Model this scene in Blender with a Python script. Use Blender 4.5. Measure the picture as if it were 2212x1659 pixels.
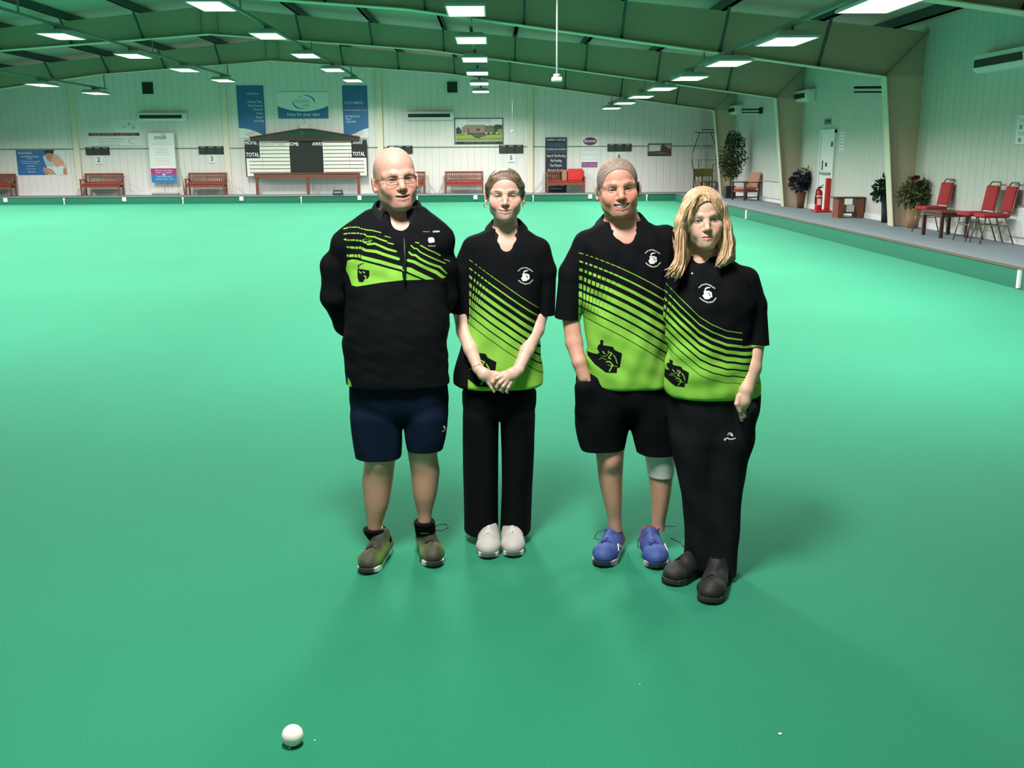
import bpy, bmesh, math, random
import numpy as np
from mathutils import Vector, Matrix

for o in list(bpy.data.objects):
    bpy.data.objects.remove(o)
SC = bpy.context.scene
COL = SC.collection
PI = math.pi

# ---------------------------------------------------------------- camera
FPX, CX, CY, EYE = 2150.0, 1106.0, 829.5, 1.75
def _n(v):
    v = np.array(v, float)
    return v / np.linalg.norm(v)
_yc = _n([(1063 - CX) / FPX, -(333 - CY) / FPX, 1])          # hall axis seen by the camera
_zc = _n([-(1154 - CX) / FPX, (10149 - CY) / FPX, -1])        # world up seen by the camera
_zc = _n(_zc - _yc * np.dot(_zc, _yc))
_xc = np.cross(_yc, _zc)
if _xc[0] < 0:
    _xc = -_xc
RC = np.stack([_xc, _yc, _zc], 1)
cam_d = bpy.data.cameras.new('camera')
cam = bpy.data.objects.new('camera', cam_d)
COL.objects.link(cam)
cam_d.sensor_width = 36
cam_d.lens = FPX * 36 / 2212
cam_d.clip_end = 200
_m = Matrix([list(RC[0]) + [0], list(RC[1]) + [0], [-v for v in RC[2]] + [0], [0, 0, 0, 1]]).transposed()
_m.translation = (0, 0, EYE)
cam.matrix_world = _m
SC.camera = cam

def at(px, py, X=None, Y=None, Z=None):
    """a point measured on the photograph, in metres, on a known plane of the hall"""
    r = RC.T @ np.array([(px - CX) / FPX, -(py - CY) / FPX, 1])
    c = np.array([0, 0, EYE])
    i, v = (0, X) if X is not None else (1, Y) if Y is not None else (2, Z)
    return c + (v - c[i]) / r[i] * r

# ---------------------------------------------------------------- exposure, world, lamps
SC.view_settings.view_transform = 'Standard'
SC.view_settings.look = 'None'
SC.view_settings.exposure = 0.0
SC.view_settings.gamma = 1.0
SC.view_settings.use_curve_mapping = False
SC.cycles.use_light_tree = True
SC.cycles.max_bounces = 5
SC.cycles.diffuse_bounces = 3
SC.cycles.use_adaptive_sampling = True
SC.cycles.adaptive_threshold = 0.06
SC.cycles.sample_clamp_indirect = 4.0
world = bpy.data.worlds.new('world')
SC.world = world
world.use_nodes = True
world.node_tree.nodes['Background'].inputs[0].default_value = (0.5, 0.6, 0.7, 1)
world.node_tree.nodes['Background'].inputs[1].default_value = 0.02
LAMP_W = 218.0
LAMP_SPREAD = math.radians(156)
LAMP_COL = (1.0, 0.965, 0.93)
DIFFUSER = 6.0
# rows of lamps over the rink centres: x, height, first y, spacing, count
ROWS = [(4.30, 3.38, 36.96, 3.63, 9), (-0.39, 4.00, 37.40, 4.16, 8), (-4.96, 4.39, 37.26, 4.60, 7),
        (-9.33, 4.34, 36.31, 4.45, 8), (-13.70, 3.92, 36.13, 4.20, 8), (-18.1, 3.45, 36.2, 4.2, 8)]
FACE_FILL = {1: [2.5]}          # unseen lamp off the row's spacing, added to light the faces
ROWY = [[y0 - k * dy for k in range(n)] + FACE_FILL.get(i, []) for i, (x, z, y0, dy, n) in enumerate(ROWS)]
LAMPS = [(ROWS[i][0], y, ROWS[i][1]) for i in range(len(ROWS)) for y in ROWY[i]]
for (x, y, z) in LAMPS:
    ld = bpy.data.lights.new('ceiling_lamp_light', 'AREA')
    ld.shape = 'RECTANGLE'; ld.size = 0.5; ld.size_y = 1.1
    ld.energy = LAMP_W; ld.color = LAMP_COL; ld.spread = LAMP_SPREAD
    lo = bpy.data.objects.new('ceiling_lamp_light', ld)
    lo.location = (x, y, z - 0.075)
    COL.objects.link(lo)
# ---------------------------------------------------------------- materials
def mat(name, col, rough=0.6, metal=0.0, noise=0.0, nscale=20.0, bump=0.0, bscale=200.0, spec=0.5, emit=None, trans=0.0, detail=4.0, sheen=0.0):
    m = bpy.data.materials.new(name); m.use_nodes = True
    nt = m.node_tree; b = nt.nodes['Principled BSDF']
    b.inputs['Base Color'].default_value = (*col, 1)
    b.inputs['Roughness'].default_value = rough
    b.inputs['Metallic'].default_value = metal
    b.inputs['Specular IOR Level'].default_value = spec
    if sheen: b.inputs['Sheen Weight'].default_value = sheen
    if trans: b.inputs['Transmission Weight'].default_value = trans
    if emit:
        b.inputs['Emission Color'].default_value = (*col, 1)
        b.inputs['Emission Strength'].default_value = emit
    if noise or bump:
        tc = nt.nodes.new('ShaderNodeTexCoord')
    if noise:
        n = nt.nodes.new('ShaderNodeTexNoise'); n.inputs['Scale'].default_value = nscale; n.inputs['Detail'].default_value = detail
        nt.links.new(tc.outputs['Object'], n.inputs['Vector'])
        r = nt.nodes.new('ShaderNodeMapRange')
        r.inputs['To Min'].default_value = 1 - noise; r.inputs['To Max'].default_value = 1 + noise
        nt.links.new(n.outputs['Fac'], r.inputs['Value'])
        mx = nt.nodes.new('ShaderNodeMix'); mx.data_type = 'RGBA'; mx.blend_type = 'MULTIPLY'; mx.inputs['Factor'].default_value = 1
        mx.inputs['A'].default_value = (*col, 1)
        nt.links.new(r.outputs['Result'], mx.inputs['B'])
        nt.links.new(mx.outputs['Result'], b.inputs['Base Color'])
    if bump:
        n2 = nt.nodes.new('ShaderNodeTexNoise'); n2.inputs['Scale'].default_value = bscale; n2.inputs['Detail'].default_value = 3
        nt.links.new(tc.outputs['Object'], n2.inputs['Vector'])
        bp = nt.nodes.new('ShaderNodeBump'); bp.inputs['Strength'].default_value = bump; bp.inputs['Distance'].default_value = 0.01
        nt.links.new(n2.outputs['Fac'], bp.inputs['Height'])
        nt.links.new(bp.outputs['Normal'], b.inputs['Normal'])
    return m

def clad_mat(name, col, axis, pitch, seam=None):
    """painted profiled cladding: narrow vertical grooves every pitch metres along axis"""
    m = mat(name, col, 0.45, noise=0.05, nscale=1.3)
    nt = m.node_tree; b = nt.nodes['Principled BSDF']
    tc = nt.nodes.new('ShaderNodeTexCoord'); sp = nt.nodes.new('ShaderNodeSeparateXYZ')
    nt.links.new(tc.outputs['Object'], sp.inputs[0])
    d = nt.nodes.new('ShaderNodeMath'); d.operation = 'DIVIDE'; d.inputs[1].default_value = pitch
    nt.links.new(sp.outputs[axis], d.inputs[0])
    f = nt.nodes.new('ShaderNodeMath'); f.operation = 'FRACT'; nt.links.new(d.outputs[0], f.inputs[0])
    s = nt.nodes.new('ShaderNodeMath'); s.operation = 'SUBTRACT'; s.inputs[1].default_value = 0.5; nt.links.new(f.outputs[0], s.inputs[0])
    a = nt.nodes.new('ShaderNodeMath'); a.operation = 'ABSOLUTE'; nt.links.new(s.outputs[0], a.inputs[0])
    r = nt.nodes.new('ShaderNodeMapRange'); r.interpolation_type = 'SMOOTHSTEP'
    r.inputs['From Min'].default_value = 0.0; r.inputs['From Max'].default_value = 0.07
    nt.links.new(a.outputs[0], r.inputs['Value'])
    bp = nt.nodes.new('ShaderNodeBump'); bp.inputs['Strength'].default_value = 1; bp.inputs['Distance'].default_value = 0.006
    nt.links.new(r.outputs['Result'], bp.inputs['Height']); nt.links.new(bp.outputs['Normal'], b.inputs['Normal'])
    mx = nt.nodes.new('ShaderNodeMix'); mx.data_type = 'RGBA'
    src = b.inputs['Base Color'].links[0].from_socket
    mx.inputs['A'].default_value = (col[0] * .88, col[1] * .88, col[2] * .87, 1)
    nt.links.new(src, mx.inputs['B'])
    nt.links.new(r.outputs['Result'], mx.inputs['Factor']); nt.links.new(mx.outputs['Result'], b.inputs['Base Color'])
    return m

# ---------------------------------------------------------------- mesh helpers
def mesh_obj(name, bm, m, parent=None, smooth=False):
    me = bpy.data.meshes.new(name); bm.to_mesh(me); bm.free()
    if isinstance(m, (list, tuple)):
        for k in m: me.materials.append(k)
    elif m: me.materials.append(m)
    if smooth:
        for p in me.polygons: p.use_smooth = True
    o = bpy.data.objects.new(name, me); COL.objects.link(o)
    if parent: o.parent = parent
    return o
def tag(o, label, cat, group=None, kind=None):
    if label: o['label'] = label
    if cat: o['category'] = cat
    if group: o['group'] = group
    if kind: o['kind'] = kind
    return o
def thing(name, loc, label, cat, group=None, rz=0.0):
    o = bpy.data.objects.new(name, None); COL.objects.link(o)
    o.location = loc; o.rotation_euler = (0, 0, rz); o.empty_display_size = 0.1
    return tag(o, label, cat, group)
def struct(name, bm, m, smooth=False):
    o = mesh_obj(name, bm, m, None, smooth); o['kind'] = 'structure'; return o
def dup(root, loc, rz=None, label=None, group=None):
    r = root.copy(); COL.objects.link(r); r.location = loc
    if rz is not None: r.rotation_euler = (0, 0, rz)
    if label: r['label'] = label
    if group: r['group'] = group
    for ch in list(root.children):
        c = ch.copy(); COL.objects.link(c); c.parent = r
        for g in list(ch.children):
            d = g.copy(); COL.objects.link(d); d.parent = c
    return r

def BM(): return bmesh.new()
def box(bm, x0, x1, y0, y1, z0, z1, mi=0, bev=0.0, rot=None, ctr=None):
    vs = [bm.verts.new(p) for p in ((x0,y0,z0),(x1,y0,z0),(x1,y1,z0),(x0,y1,z0),(x0,y0,z1),(x1,y0,z1),(x1,y1,z1),(x0,y1,z1))]
    fs = [bm.faces.new([vs[i] for i in f]) for f in ((0,3,2,1),(4,5,6,7),(0,1,5,4),(1,2,6,5),(2,3,7,6),(3,0,4,7))]
    for f in fs: f.material_index = mi
    if bev:
        es = list({e for f in fs for e in f.edges})
        r = bmesh.ops.bevel(bm, geom=es, offset=bev, segments=2, affect='EDGES', profile=0.5)
        for f in r['faces']: f.material_index = mi
        vs = [v for v in bm.verts if v.is_valid and v.link_faces and x0-1e-4 <= v.co.x <= x1+1e-4 and y0-1e-4 <= v.co.y <= y1+1e-4 and z0-1e-4 <= v.co.z <= z1+1e-4] if rot is not None else vs
    if rot is not None:
        c = Vector(ctr) if ctr is not None else Vector(((x0+x1)/2,(y0+y1)/2,(z0+z1)/2))
        for v in vs: v.co = rot @ (v.co - c) + c
    return vs
def bar(bm, p, q, w, h=None, mi=0):
    """square bar from p to q"""
    p = Vector(p); q = Vector(q); d = (q - p).normalized()
    u = d.cross(Vector((0, 0, 1)))
    if u.length < 1e-3: u = Vector((1, 0, 0))
    u.normalize(); v = u.cross(d).normalized(); h = h or w
    r = []
    for e in (p, q):
        r.append([bm.verts.new(e + u * a * w / 2 + v * b * h / 2) for a, b in ((-1,-1),(1,-1),(1,1),(-1,1))])
    fs = [bm.faces.new(r[0][::-1]), bm.faces.new(r[1])]
    for i in range(4): fs.append(bm.faces.new((r[0][i], r[0][(i+1)%4], r[1][(i+1)%4], r[1][i])))
    for f in fs: f.material_index = mi
def tube(bm, pts, rad, seg=10, mi=0, cap=True):
    pts = [Vector(p) for p in pts]
    rads = rad if isinstance(rad, (list, tuple)) else [rad] * len(pts)
    rings = []; u = None
    for i, p in enumerate(pts):
        d = (pts[min(i+1, len(pts)-1)] - pts[max(i-1, 0)]).normalized()
        if u is None:
            u = d.orthogonal().normalized()
        else:
            u = (u - d * u.dot(d)).normalized()
        v = d.cross(u)
        rings.append([bm.verts.new(p + (u * math.cos(2*PI*k/seg) + v * math.sin(2*PI*k/seg)) * rads[i]) for k in range(seg)])
    for a, b in zip(rings, rings[1:]):
        for k in range(seg):
            f = bm.faces.new((a[k], a[(k+1)%seg], b[(k+1)%seg], b[k])); f.material_index = mi; f.smooth = True
    if cap:
        f = bm.faces.new(rings[0][::-1]); f.material_index = mi
        f = bm.faces.new(rings[-1]); f.material_index = mi
def lathe(bm, prof, c=(0,0,0), seg=24, mi=0, sx=1, sy=1):
    rings = []
    for (r, z) in prof:
        rings.append([bm.verts.new((c[0] + r*sx*math.cos(2*PI*k/seg), c[1] + r*sy*math.sin(2*PI*k/seg), c[2] + z)) for k in range(seg)])
    for a, b in zip(rings, rings[1:]):
        for k in range(seg):
            f = bm.faces.new((a[k], a[(k+1)%seg], b[(k+1)%seg], b[k])); f.material_index = mi; f.smooth = True
    f = bm.faces.new(rings[0][::-1]); f.material_index = mi
    f = bm.faces.new(rings[-1]); f.material_index = mi
def poly(bm, pts, mi=0, thick=None):
    """flat polygon; thick = extrusion vector"""
    vs = [bm.verts.new(p) for p in pts]
    f = bm.faces.new(vs); f.material_index = mi
    if thick is not None:
        t = Vector(thick)
        v2 = [bm.verts.new(Vector(p) + t) for p in pts]
        g = bm.faces.new(v2[::-1]); g.material_index = mi
        n = len(pts)
        for i in range(n):
            q = bm.faces.new((vs[(i+1)%n], vs[i], v2[i], v2[(i+1)%n])); q.material_index = mi
def prism_xz(bm, pts, y0, y1, mi=0):
    """outline in (x, z) given depth in y"""
    poly(bm, [(x, y0, z) for x, z in pts], mi, (0, y1 - y0, 0))
def prism_yz(bm, pts, x0, x1, mi=0):
    poly(bm, [(x0, y, z) for y, z in pts], mi, (x1 - x0, 0, 0))
def ellipse_pts(cx, cz, rx, rz, n=28, a0=0, a1=2*PI):
    return [(cx + rx*math.cos(a0+(a1-a0)*k/n), cz + rz*math.sin(a0+(a1-a0)*k/n)) for k in range(n if a1-a0 > 6.2 else n+1)]

def text_mesh(bm, s, x, z, height, y=0.0, width=None, align='LEFT', mi=0, bold=0.0, shear=0.0, axis='-Y', thick=0.002):
    """lettering lying on a wall facing -Y (or facing -X), baseline at z, cap height given"""
    cu = bpy.data.curves.new('t', 'FONT'); cu.body = s; cu.size = 1.0; cu.resolution_u = 2
    cu.offset = bold; cu.shear = shear; cu.extrude = 0
    o = bpy.data.objects.new('t', cu); COL.objects.link(o)
    dg = bpy.context.evaluated_depsgraph_get(); dg.update()
    me = bpy.data.meshes.new_from_object(o.evaluated_get(dg))
    bpy.data.objects.remove(o); bpy.data.curves.remove(cu)
    n = len(me.vertices)
    if n == 0: return
    co = np.empty(n*3); me.vertices.foreach_get('co', co); co = co.reshape(-1, 3)
    cap = 0.70
    k = height / cap
    w = (co[:, 0].max() - co[:, 0].min())
    kx = k if width is None else width / w
    xs = (co[:, 0] - co[:, 0].min()) * kx
    W = w * kx
    off = {'LEFT': 0, 'CENTER': -W/2, 'RIGHT': -W}[align]
    vs = []
    for i in range(n):
        a = xs[i] + off
        if axis == '-Y': vs.append(bm.verts.new((x + a, y, z + co[i, 1]*k)))
        else: vs.append(bm.verts.new((y, x - a, z + co[i, 1]*k)))
    for p in me.polygons:
        try:
            f = bm.faces.new([vs[i] for i in p.vertices]); f.material_index = mi
        except ValueError: pass
    bpy.data.meshes.remove(me)

def lettering(lines, m, parent, y=0.0, name='lettering', axis='-Y'):
    """lines: (text, x, z, height, align, width or None)"""
    bm = BM()
    for l in lines:
        s, x, z, h = l[:4]; al = l[4] if len(l) > 4 else 'LEFT'; w = l[5] if len(l) > 5 else None
        text_mesh(bm, s, x, z, h, y, w, al, axis=axis, bold=l[6] if len(l) > 6 else 0.0, shear=l[7] if len(l) > 7 else 0.0)
    return mesh_obj(name, bm, m, parent)
# ---------------------------------------------------------------- the hall
XR, XL, YF, YN = 8.80, -24.30, 40.60, -1.8
GX0, GX1, GY1 = -22.35, 6.84, 38.0       # playing surface
BZ = 0.24                                 # walkway height
RX = -7.75                                # ridge
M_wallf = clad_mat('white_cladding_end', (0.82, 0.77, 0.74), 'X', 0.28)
M_walls = clad_mat('white_cladding_side', (0.60, 0.60, 0.56), 'Y', 0.28)  # same cladding as the end wall, darkened to stand in for weaker lamplight
M_cream = mat('cream_paint', (0.80, 0.72, 0.58), 0.5)
M_frame = mat('portal_frame_paint', (0.46, 0.36, 0.27), 0.5, noise=0.05, nscale=3)
M_flange = mat('portal_flange_paint', (0.62, 0.60, 0.46), 0.5)
M_col = mat('column_web_paint', (0.62, 0.46, 0.34), 0.6, noise=0.04, nscale=3)
M_purlin = mat('dark_purlin', (0.035, 0.05, 0.05), 0.5)
M_roof = mat('roof_lining', (0.50, 0.36, 0.32), 0.6, noise=0.08, nscale=2)
M_bank = mat('bank_green', (0.008, 0.15, 0.085), 0.8, noise=0.1, nscale=30)
M_ditch = mat('ditch_green', (0.008, 0.15, 0.085), 0.9)
M_walk = mat('walkway_carpet', (0.20, 0.25, 0.28), 0.95, noise=0.25, nscale=120, bump=0.4, bscale=400)
M_cap = mat('bank_edging', (0.12, 0.10, 0.07), 0.6)
M_white = mat('white_plastic', (0.80, 0.80, 0.78), 0.4)
M_black = mat('black_plastic', (0.012, 0.013, 0.013), 0.5)
M_grey = mat('grey_metal', (0.35, 0.36, 0.36), 0.4, metal=0.3)
M_seam = mat('seam_shadow_gap', (0.22, 0.25, 0.22), 0.8)

def green_carpet():
    m = bpy.data.materials.new('bowling_green_carpet'); m.use_nodes = True
    nt = m.node_tree; b = nt.nodes['Principled BSDF']; L = nt.links.new
    b.inputs['Roughness'].default_value = 0.9; b.inputs['Specular IOR Level'].default_value = 0.15
    b.inputs['Sheen Weight'].default_value = 0.25; b.inputs['Sheen Roughness'].default_value = 0.6
    b.inputs['Sheen Tint'].default_value = (0.35, 1.0, 0.7, 1)
    tc = nt.nodes.new('ShaderNodeTexCoord')
    n1 = nt.nodes.new('ShaderNodeTexNoise'); n1.inputs['Scale'].default_value = 0.35; n1.inputs['Detail'].default_value = 3
    mp = nt.nodes.new('ShaderNodeMapping'); mp.inputs['Scale'].default_value = (1.0, 0.35, 1)
    L(tc.outputs['Object'], mp.inputs['Vector']); L(mp.outputs['Vector'], n1.inputs['Vector'])
    n2 = nt.nodes.new('ShaderNodeTexNoise'); n2.inputs['Scale'].default_value = 260; n2.inputs['Detail'].default_value = 4
    mp2 = nt.nodes.new('ShaderNodeMapping'); mp2.inputs['Scale'].default_value = (0.55, 1.3, 1)
    L(tc.outputs['Object'], mp2.inputs['Vector']); L(mp2.outputs['Vector'], n2.inputs['Vector'])
    r1 = nt.nodes.new('ShaderNodeValToRGB')
    r1.color_ramp.elements[0].position = 0.3; r1.color_ramp.elements[0].color = (0.008, 0.160, 0.082, 1)
    r1.color_ramp.elements[1].position = 0.75; r1.color_ramp.elements[1].color = (0.011, 0.198, 0.106, 1)
    L(n1.outputs['Fac'], r1.inputs['Fac'])
    rr = nt.nodes.new('ShaderNodeMapRange'); rr.inputs['From Min'].default_value = 0.3; rr.inputs['From Max'].default_value = 0.7
    rr.inputs['To Min'].default_value = 0.72; rr.inputs['To Max'].default_value = 1.22
    L(n2.outputs['Fac'], rr.inputs['Value'])
    mx = nt.nodes.new('ShaderNodeMix'); mx.data_type = 'RGBA'; mx.blend_type = 'MULTIPLY'; mx.inputs['Factor'].default_value = 1
    L(r1.outputs['Color'], mx.inputs['A']); L(rr.outputs['Result'], mx.inputs['B']); L(mx.outputs['Result'], b.inputs['Base Color'])
    bp = nt.nodes.new('ShaderNodeBump'); bp.inputs['Strength'].default_value = 0.5; bp.inputs['Distance'].default_value = 0.004
    L(n2.outputs['Fac'], bp.inputs['Height']); L(bp.outputs['Normal'], b.inputs['Normal'])
    return m
bm = BM(); box(bm, GX0, GX1, YN, GY1, -0.05, 0.0); struct('floor', bm, green_carpet())
bm = BM()
box(bm, XL, XR, YN, YF, -0.30, -0.06)
struct('ground', bm, M_ditch)
# walkways and banks
DW = 0.07
bm = BM(); box(bm, GX1 + DW + .03, XR, YN, GY1 + DW + .03, 0.02, BZ - .003); box(bm, XL, XR, GY1 + DW + .03, YF, 0.02, BZ - .003); box(bm, XL, GX0 - DW - .03, YN, GY1 + DW + .03, 0.02, BZ - .003)
struct('floor_walkway', bm, M_walk)
bm = BM()
box(bm, GX0 - DW, GX1 + DW, GY1 + DW, GY1 + DW + .03, -0.06, BZ)
struct('trim_1', bm, M_bank)
bm = BM(); box(bm, GX1 + DW, GX1 + DW + .03, YN, GY1 + DW, -0.06, BZ); struct('trim_2', bm, M_bank)
bm = BM(); box(bm, GX0 - DW - .03, GX0 - DW, YN, GY1 + DW, -0.06, BZ); struct('trim_3', bm, M_bank)
bm = BM()
box(bm, GX0 - DW - .03, GX1 + DW + .05, GY1 + DW - .01, GY1 + DW + .06, BZ, BZ + .022)
box(bm, GX1 + DW - .01, GX1 + DW + .06, YN, GY1 + DW - .01, BZ, BZ + .022)
struct('trim_4', bm, M_cap)
# roof line: ridge at RX
def roofz(x, top=5.92, eave=4.29):
    k = (top - eave) / (XR - RX)
    return top - abs(x - RX) * k
# walls
def wall_profile(z_extra=0.0):
    return [(XL, -0.3), (XR, -0.3), (XR, roofz(XR) + z_extra), (RX, roofz(RX) + z_extra), (XL, roofz(XL) + z_extra)]
bm = BM(); prism_xz(bm, wall_profile(), YF, YF + .1); struct('wall_back', bm, M_wallf)
bm = BM(); prism_xz(bm, wall_profile(), YN - .1, YN); struct('wall_front', bm, M_wallf)
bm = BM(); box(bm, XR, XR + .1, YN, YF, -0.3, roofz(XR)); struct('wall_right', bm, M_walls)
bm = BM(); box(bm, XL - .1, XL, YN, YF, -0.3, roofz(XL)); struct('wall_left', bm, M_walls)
bm = BM()
prism_xz(bm, [(RX, roofz(RX)), (XR + .1, roofz(XR + .1)), (XR + .1, roofz(XR + .1) + .08), (RX, roofz(RX) + .08)], YN - .1, YF + .1)
prism_xz(bm, [(XL - .1, roofz(XL - .1)), (RX, roofz(RX)), (RX, roofz(RX) + .08), (XL - .1, roofz(XL - .1) + .08)], YN - .1, YF + .1)
struct('ceiling', bm, M_roof)
# skirting seams and dado seams on the end wall, skirting on the side wall
zs = at(750, 319, Y=YF)[2]
bm = BM(); box(bm, XL, XR, YF - .012, YF, zs - .022, zs + .022); struct('trim_5', bm, M_seam)
bm = BM(); box(bm, XR - .02, XR, YN, YF, BZ - .003, BZ + .12); struct('baseboard_right', bm, M_white)
bm = BM(); box(bm, XL, XR, YF - .02, YF, BZ - .003, BZ + .08); struct('baseboard_back', bm, M_white)
# cream posts on the end wall
for i, px in enumerate((-22.3, -16.33, -10.45, -4.40, 1.51)):
    bm = BM(); box(bm, px - .11, px + .11, YF - .12, YF, BZ - .003, roofz(px) - .02, bev=0.01)
    o = mesh_obj('wall_post', bm, M_cream); tag(o, None, None, None, 'structure')
bm = BM(); box(bm, 8.24, 8.32, YF - .3, YF - .22, BZ - .003, 3.9)
tag(mesh_obj('wall_post', bm, M_flange), None, None, None, 'structure')

# portal frames -----------------------------------------------------------
KX = -1.68                                   # where the apex haunch begins
def under(x):
    """underside of the rafter"""
    d = abs(x - RX)
    pts = [(0.0, 5.01), (KX - RX, 4.57), (8.0 - RX, 3.25)]
    for (a, za), (b, zb) in zip(pts, pts[1:]):
        if d <= b: return za + (zb - za) * (d - a) / (b - a)
    return 3.25
def top(x): return 5.70 - abs(x - RX) * 0.0975
PURL = [8.1, 6.62, 4.62, 2.62, 0.66, -1.30, -3.28, -5.24] + [-2 * -7.4 * -1 - p for p in (8.1, 6.62, 4.62, 2.62, 0.66, -1.30, -3.28, -5.24)]
def frame(y):
    bw, bf = BM(), BM()
    cols = BM()
    for s in (1, -1):
        X = lambda x: x if s > 0 else 2 * RX - x
        web = [(X(x), top(x)) for x in (RX, XR)] + [(X(XR), under(8.0)), (X(8.0), under(8.0)), (X(KX), under(KX)), (X(RX), under(RX))]
        prism_xz(bw, web, y - .006, y + .006)
        # column web
        prism_xz(cols, [(X(8.38), BZ - .003), (X(XR), BZ - .003), (X(XR), under(8.0)), (X(8.0), under(8.0))], y - .006, y + .006)
        # flanges (bottom of rafter, inner face of column, top)
        pts = [(X(8.38), BZ - .003), (X(8.0), under(8.0)), (X(KX), under(KX)), (X(RX), under(RX))]
        for (a, b) in zip(pts, pts[1:]):
            poly(bf, [(a[0], y - .14, a[1]), (b[0], y - .14, b[1]), (b[0], y + .14, b[1]), (a[0], y + .14, a[1])], 0,
                 (-.016 * s, 0, 0) if a[1] < 1 else (0, 0, -.018))
        poly(bw, [(X(RX), y - .12, top(RX)), (X(XR), y - .12, top(XR)), (X(XR), y + .12, top(XR)), (X(RX), y + .12, top(RX))], 0, (0, 0, .016))
        # knee stiffener (diagonal)
        a, b = (X(8.02), under(8.0) + .02), (X(XR - .02), top(XR) - .03)
        poly(bw, [(a[0], y - .12, a[1]), (b[0], y - .12, b[1]), (b[0], y + .12, b[1]), (a[0], y + .12, a[1])], 0, (0, 0, .02))
        poly(bw, [(X(RX + .22), y - .1, under(RX + .22)), (X(RX + .22), y - .1, top(RX + .22)), (X(RX + .22), y + .1, top(RX + .22)), (X(RX + .22), y + .1, under(RX + .22))], 0, (.02, 0, 0))
    bmesh.ops.recalc_face_normals(bw, faces=bw.faces); bmesh.ops.recalc_face_normals(bf, faces=bf.faces); bmesh.ops.recalc_face_normals(cols, faces=cols.faces)
    r = bpy.data.objects.new('portal_frame', None); COL.objects.link(r); r['kind'] = 'structure'
    mesh_obj('rafter_beam', bw, M_frame, r); mesh_obj('flange_strip', bf, M_flange, r); mesh_obj('column_web', cols, M_col, r)
    fb = BM()
    for x in PURL:
        if abs(x - RX) > 15 or abs(x - RX) < 1: continue
        bar(fb, (x, y - .02, under(x) + .02), (x, y - .75, roofz(x) - .12), .05, .05)
    mesh_obj('fly_brace', fb, M_purlin, r)
    return r
for y in (5, 13, 21, 29, 37): frame(y)
for x in PURL:
    bm = BM()
    z = roofz(x)
    box(bm, x - .035, x + .035, YN, YF, z - .20, z - .001)
    box(bm, x - .035, x + .05, YN, YF, z - .20, z - .18)
    o = mesh_obj('ceiling_purlin', bm, M_purlin); o['kind'] = 'structure'
# roof sheet laps: shallow ribs across every bay
M_rib = mat('roof_rib', (0.25, 0.33, 0.29), 0.6)

# lamp rows ----------------------------------------------------------------
M_lampbody = mat('lamp_housing', (0.55, 0.60, 0.58), 0.4, metal=0.2)
M_diff = mat('lamp_diffuser', (1.0, 0.98, 0.95), 0.5, emit=DIFFUSER)
M_tray = mat('cable_tray', (0.16, 0.20, 0.17), 0.5)
def lamp():
    r = thing('ceiling_lamp', (0, 0, 0), 'lamp', 'ceiling lamp')
    b = BM()
    # housing: shallow tray with sloped shoulders and open underside lip
    v = [(-.31, -.60, -.03), (.31, -.60, -.03), (.31, .60, -.03), (-.31, .60, -.03)]
    w = [(-.22, -.50, .05), (.22, -.50, .05), (.22, .50, .05), (-.22, .50, .05)]
    V = [b.verts.new(p) for p in v]; W = [b.verts.new(p) for p in w]
    b.faces.new(W)
    for i in range(4): b.faces.new((V[i], V[(i+1) % 4], W[(i+1) % 4], W[i]))
    for (x0, x1, y0, y1) in ((-.31, -.285, -.6, .6), (.285, .31, -.6, .6), (-.285, .285, -.6, -.575), (-.285, .285, .575, .6)):
        box(b, x0, x1, y0, y1, -.06, -.03)
    mesh_obj('housing', b, M_lampbody, r)
    d = BM(); box(d, -.284, .284, -.574, .574, -.052, -.034); mesh_obj('diffuser', d, M_diff, r)
    k = BM(); box(k, -.02, .02, -.30, .30, .05, .13); mesh_obj('hanger', k, M_tray, r)
    return r
ROWN = ['row nearest the right wall', 'second row from the right wall', 'third row from the right wall', 'fourth row from the right wall', 'fifth row from the right wall', 'row nearest the left wall']
ORD = ['nearest the end wall', 'second from the end wall', 'third from the end wall', 'fourth from the end wall', 'fifth from the end wall', 'sixth from the end wall', 'seventh from the end wall', 'eighth from the end wall', 'ninth from the end wall', 'tenth from the end wall', 'eleventh from the end wall']
L0 = None
for ri, (x, z, y0, dy, n) in enumerate(ROWS):
    for k, y in enumerate(ROWY[ri]):
        lab = 'lit white rectangular lamp, %s, %s' % (ROWN[ri], ORD[k])
        if L0 is None:
            L0 = lamp(); L0.location = (x, y, z); L0['label'] = lab; L0['group'] = 'ceiling lamps over the green'
        else:
            dup(L0, (x, y, z), None, lab, 'ceiling lamps over the green')
    # cable tray the row hangs from, with droppers to the frames
    b = BM(); box(b, x - .03, x + .03, YN + .3, y0 + 1.0, z + .13, z + .19)
    o = mesh_obj('cable_tray', b, M_tray)
    tag(o, 'long thin cable tray carrying the lamp %s' % ROWN[ri], 'cable tray', 'cable trays over the green')
    for y in (5, 13, 21, 29, 37):
        d = BM(); bar(d, (x, y, z + .19), (x, y, under(x) + .0), .03); mesh_obj('dropper', d, M_tray, o)
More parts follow.
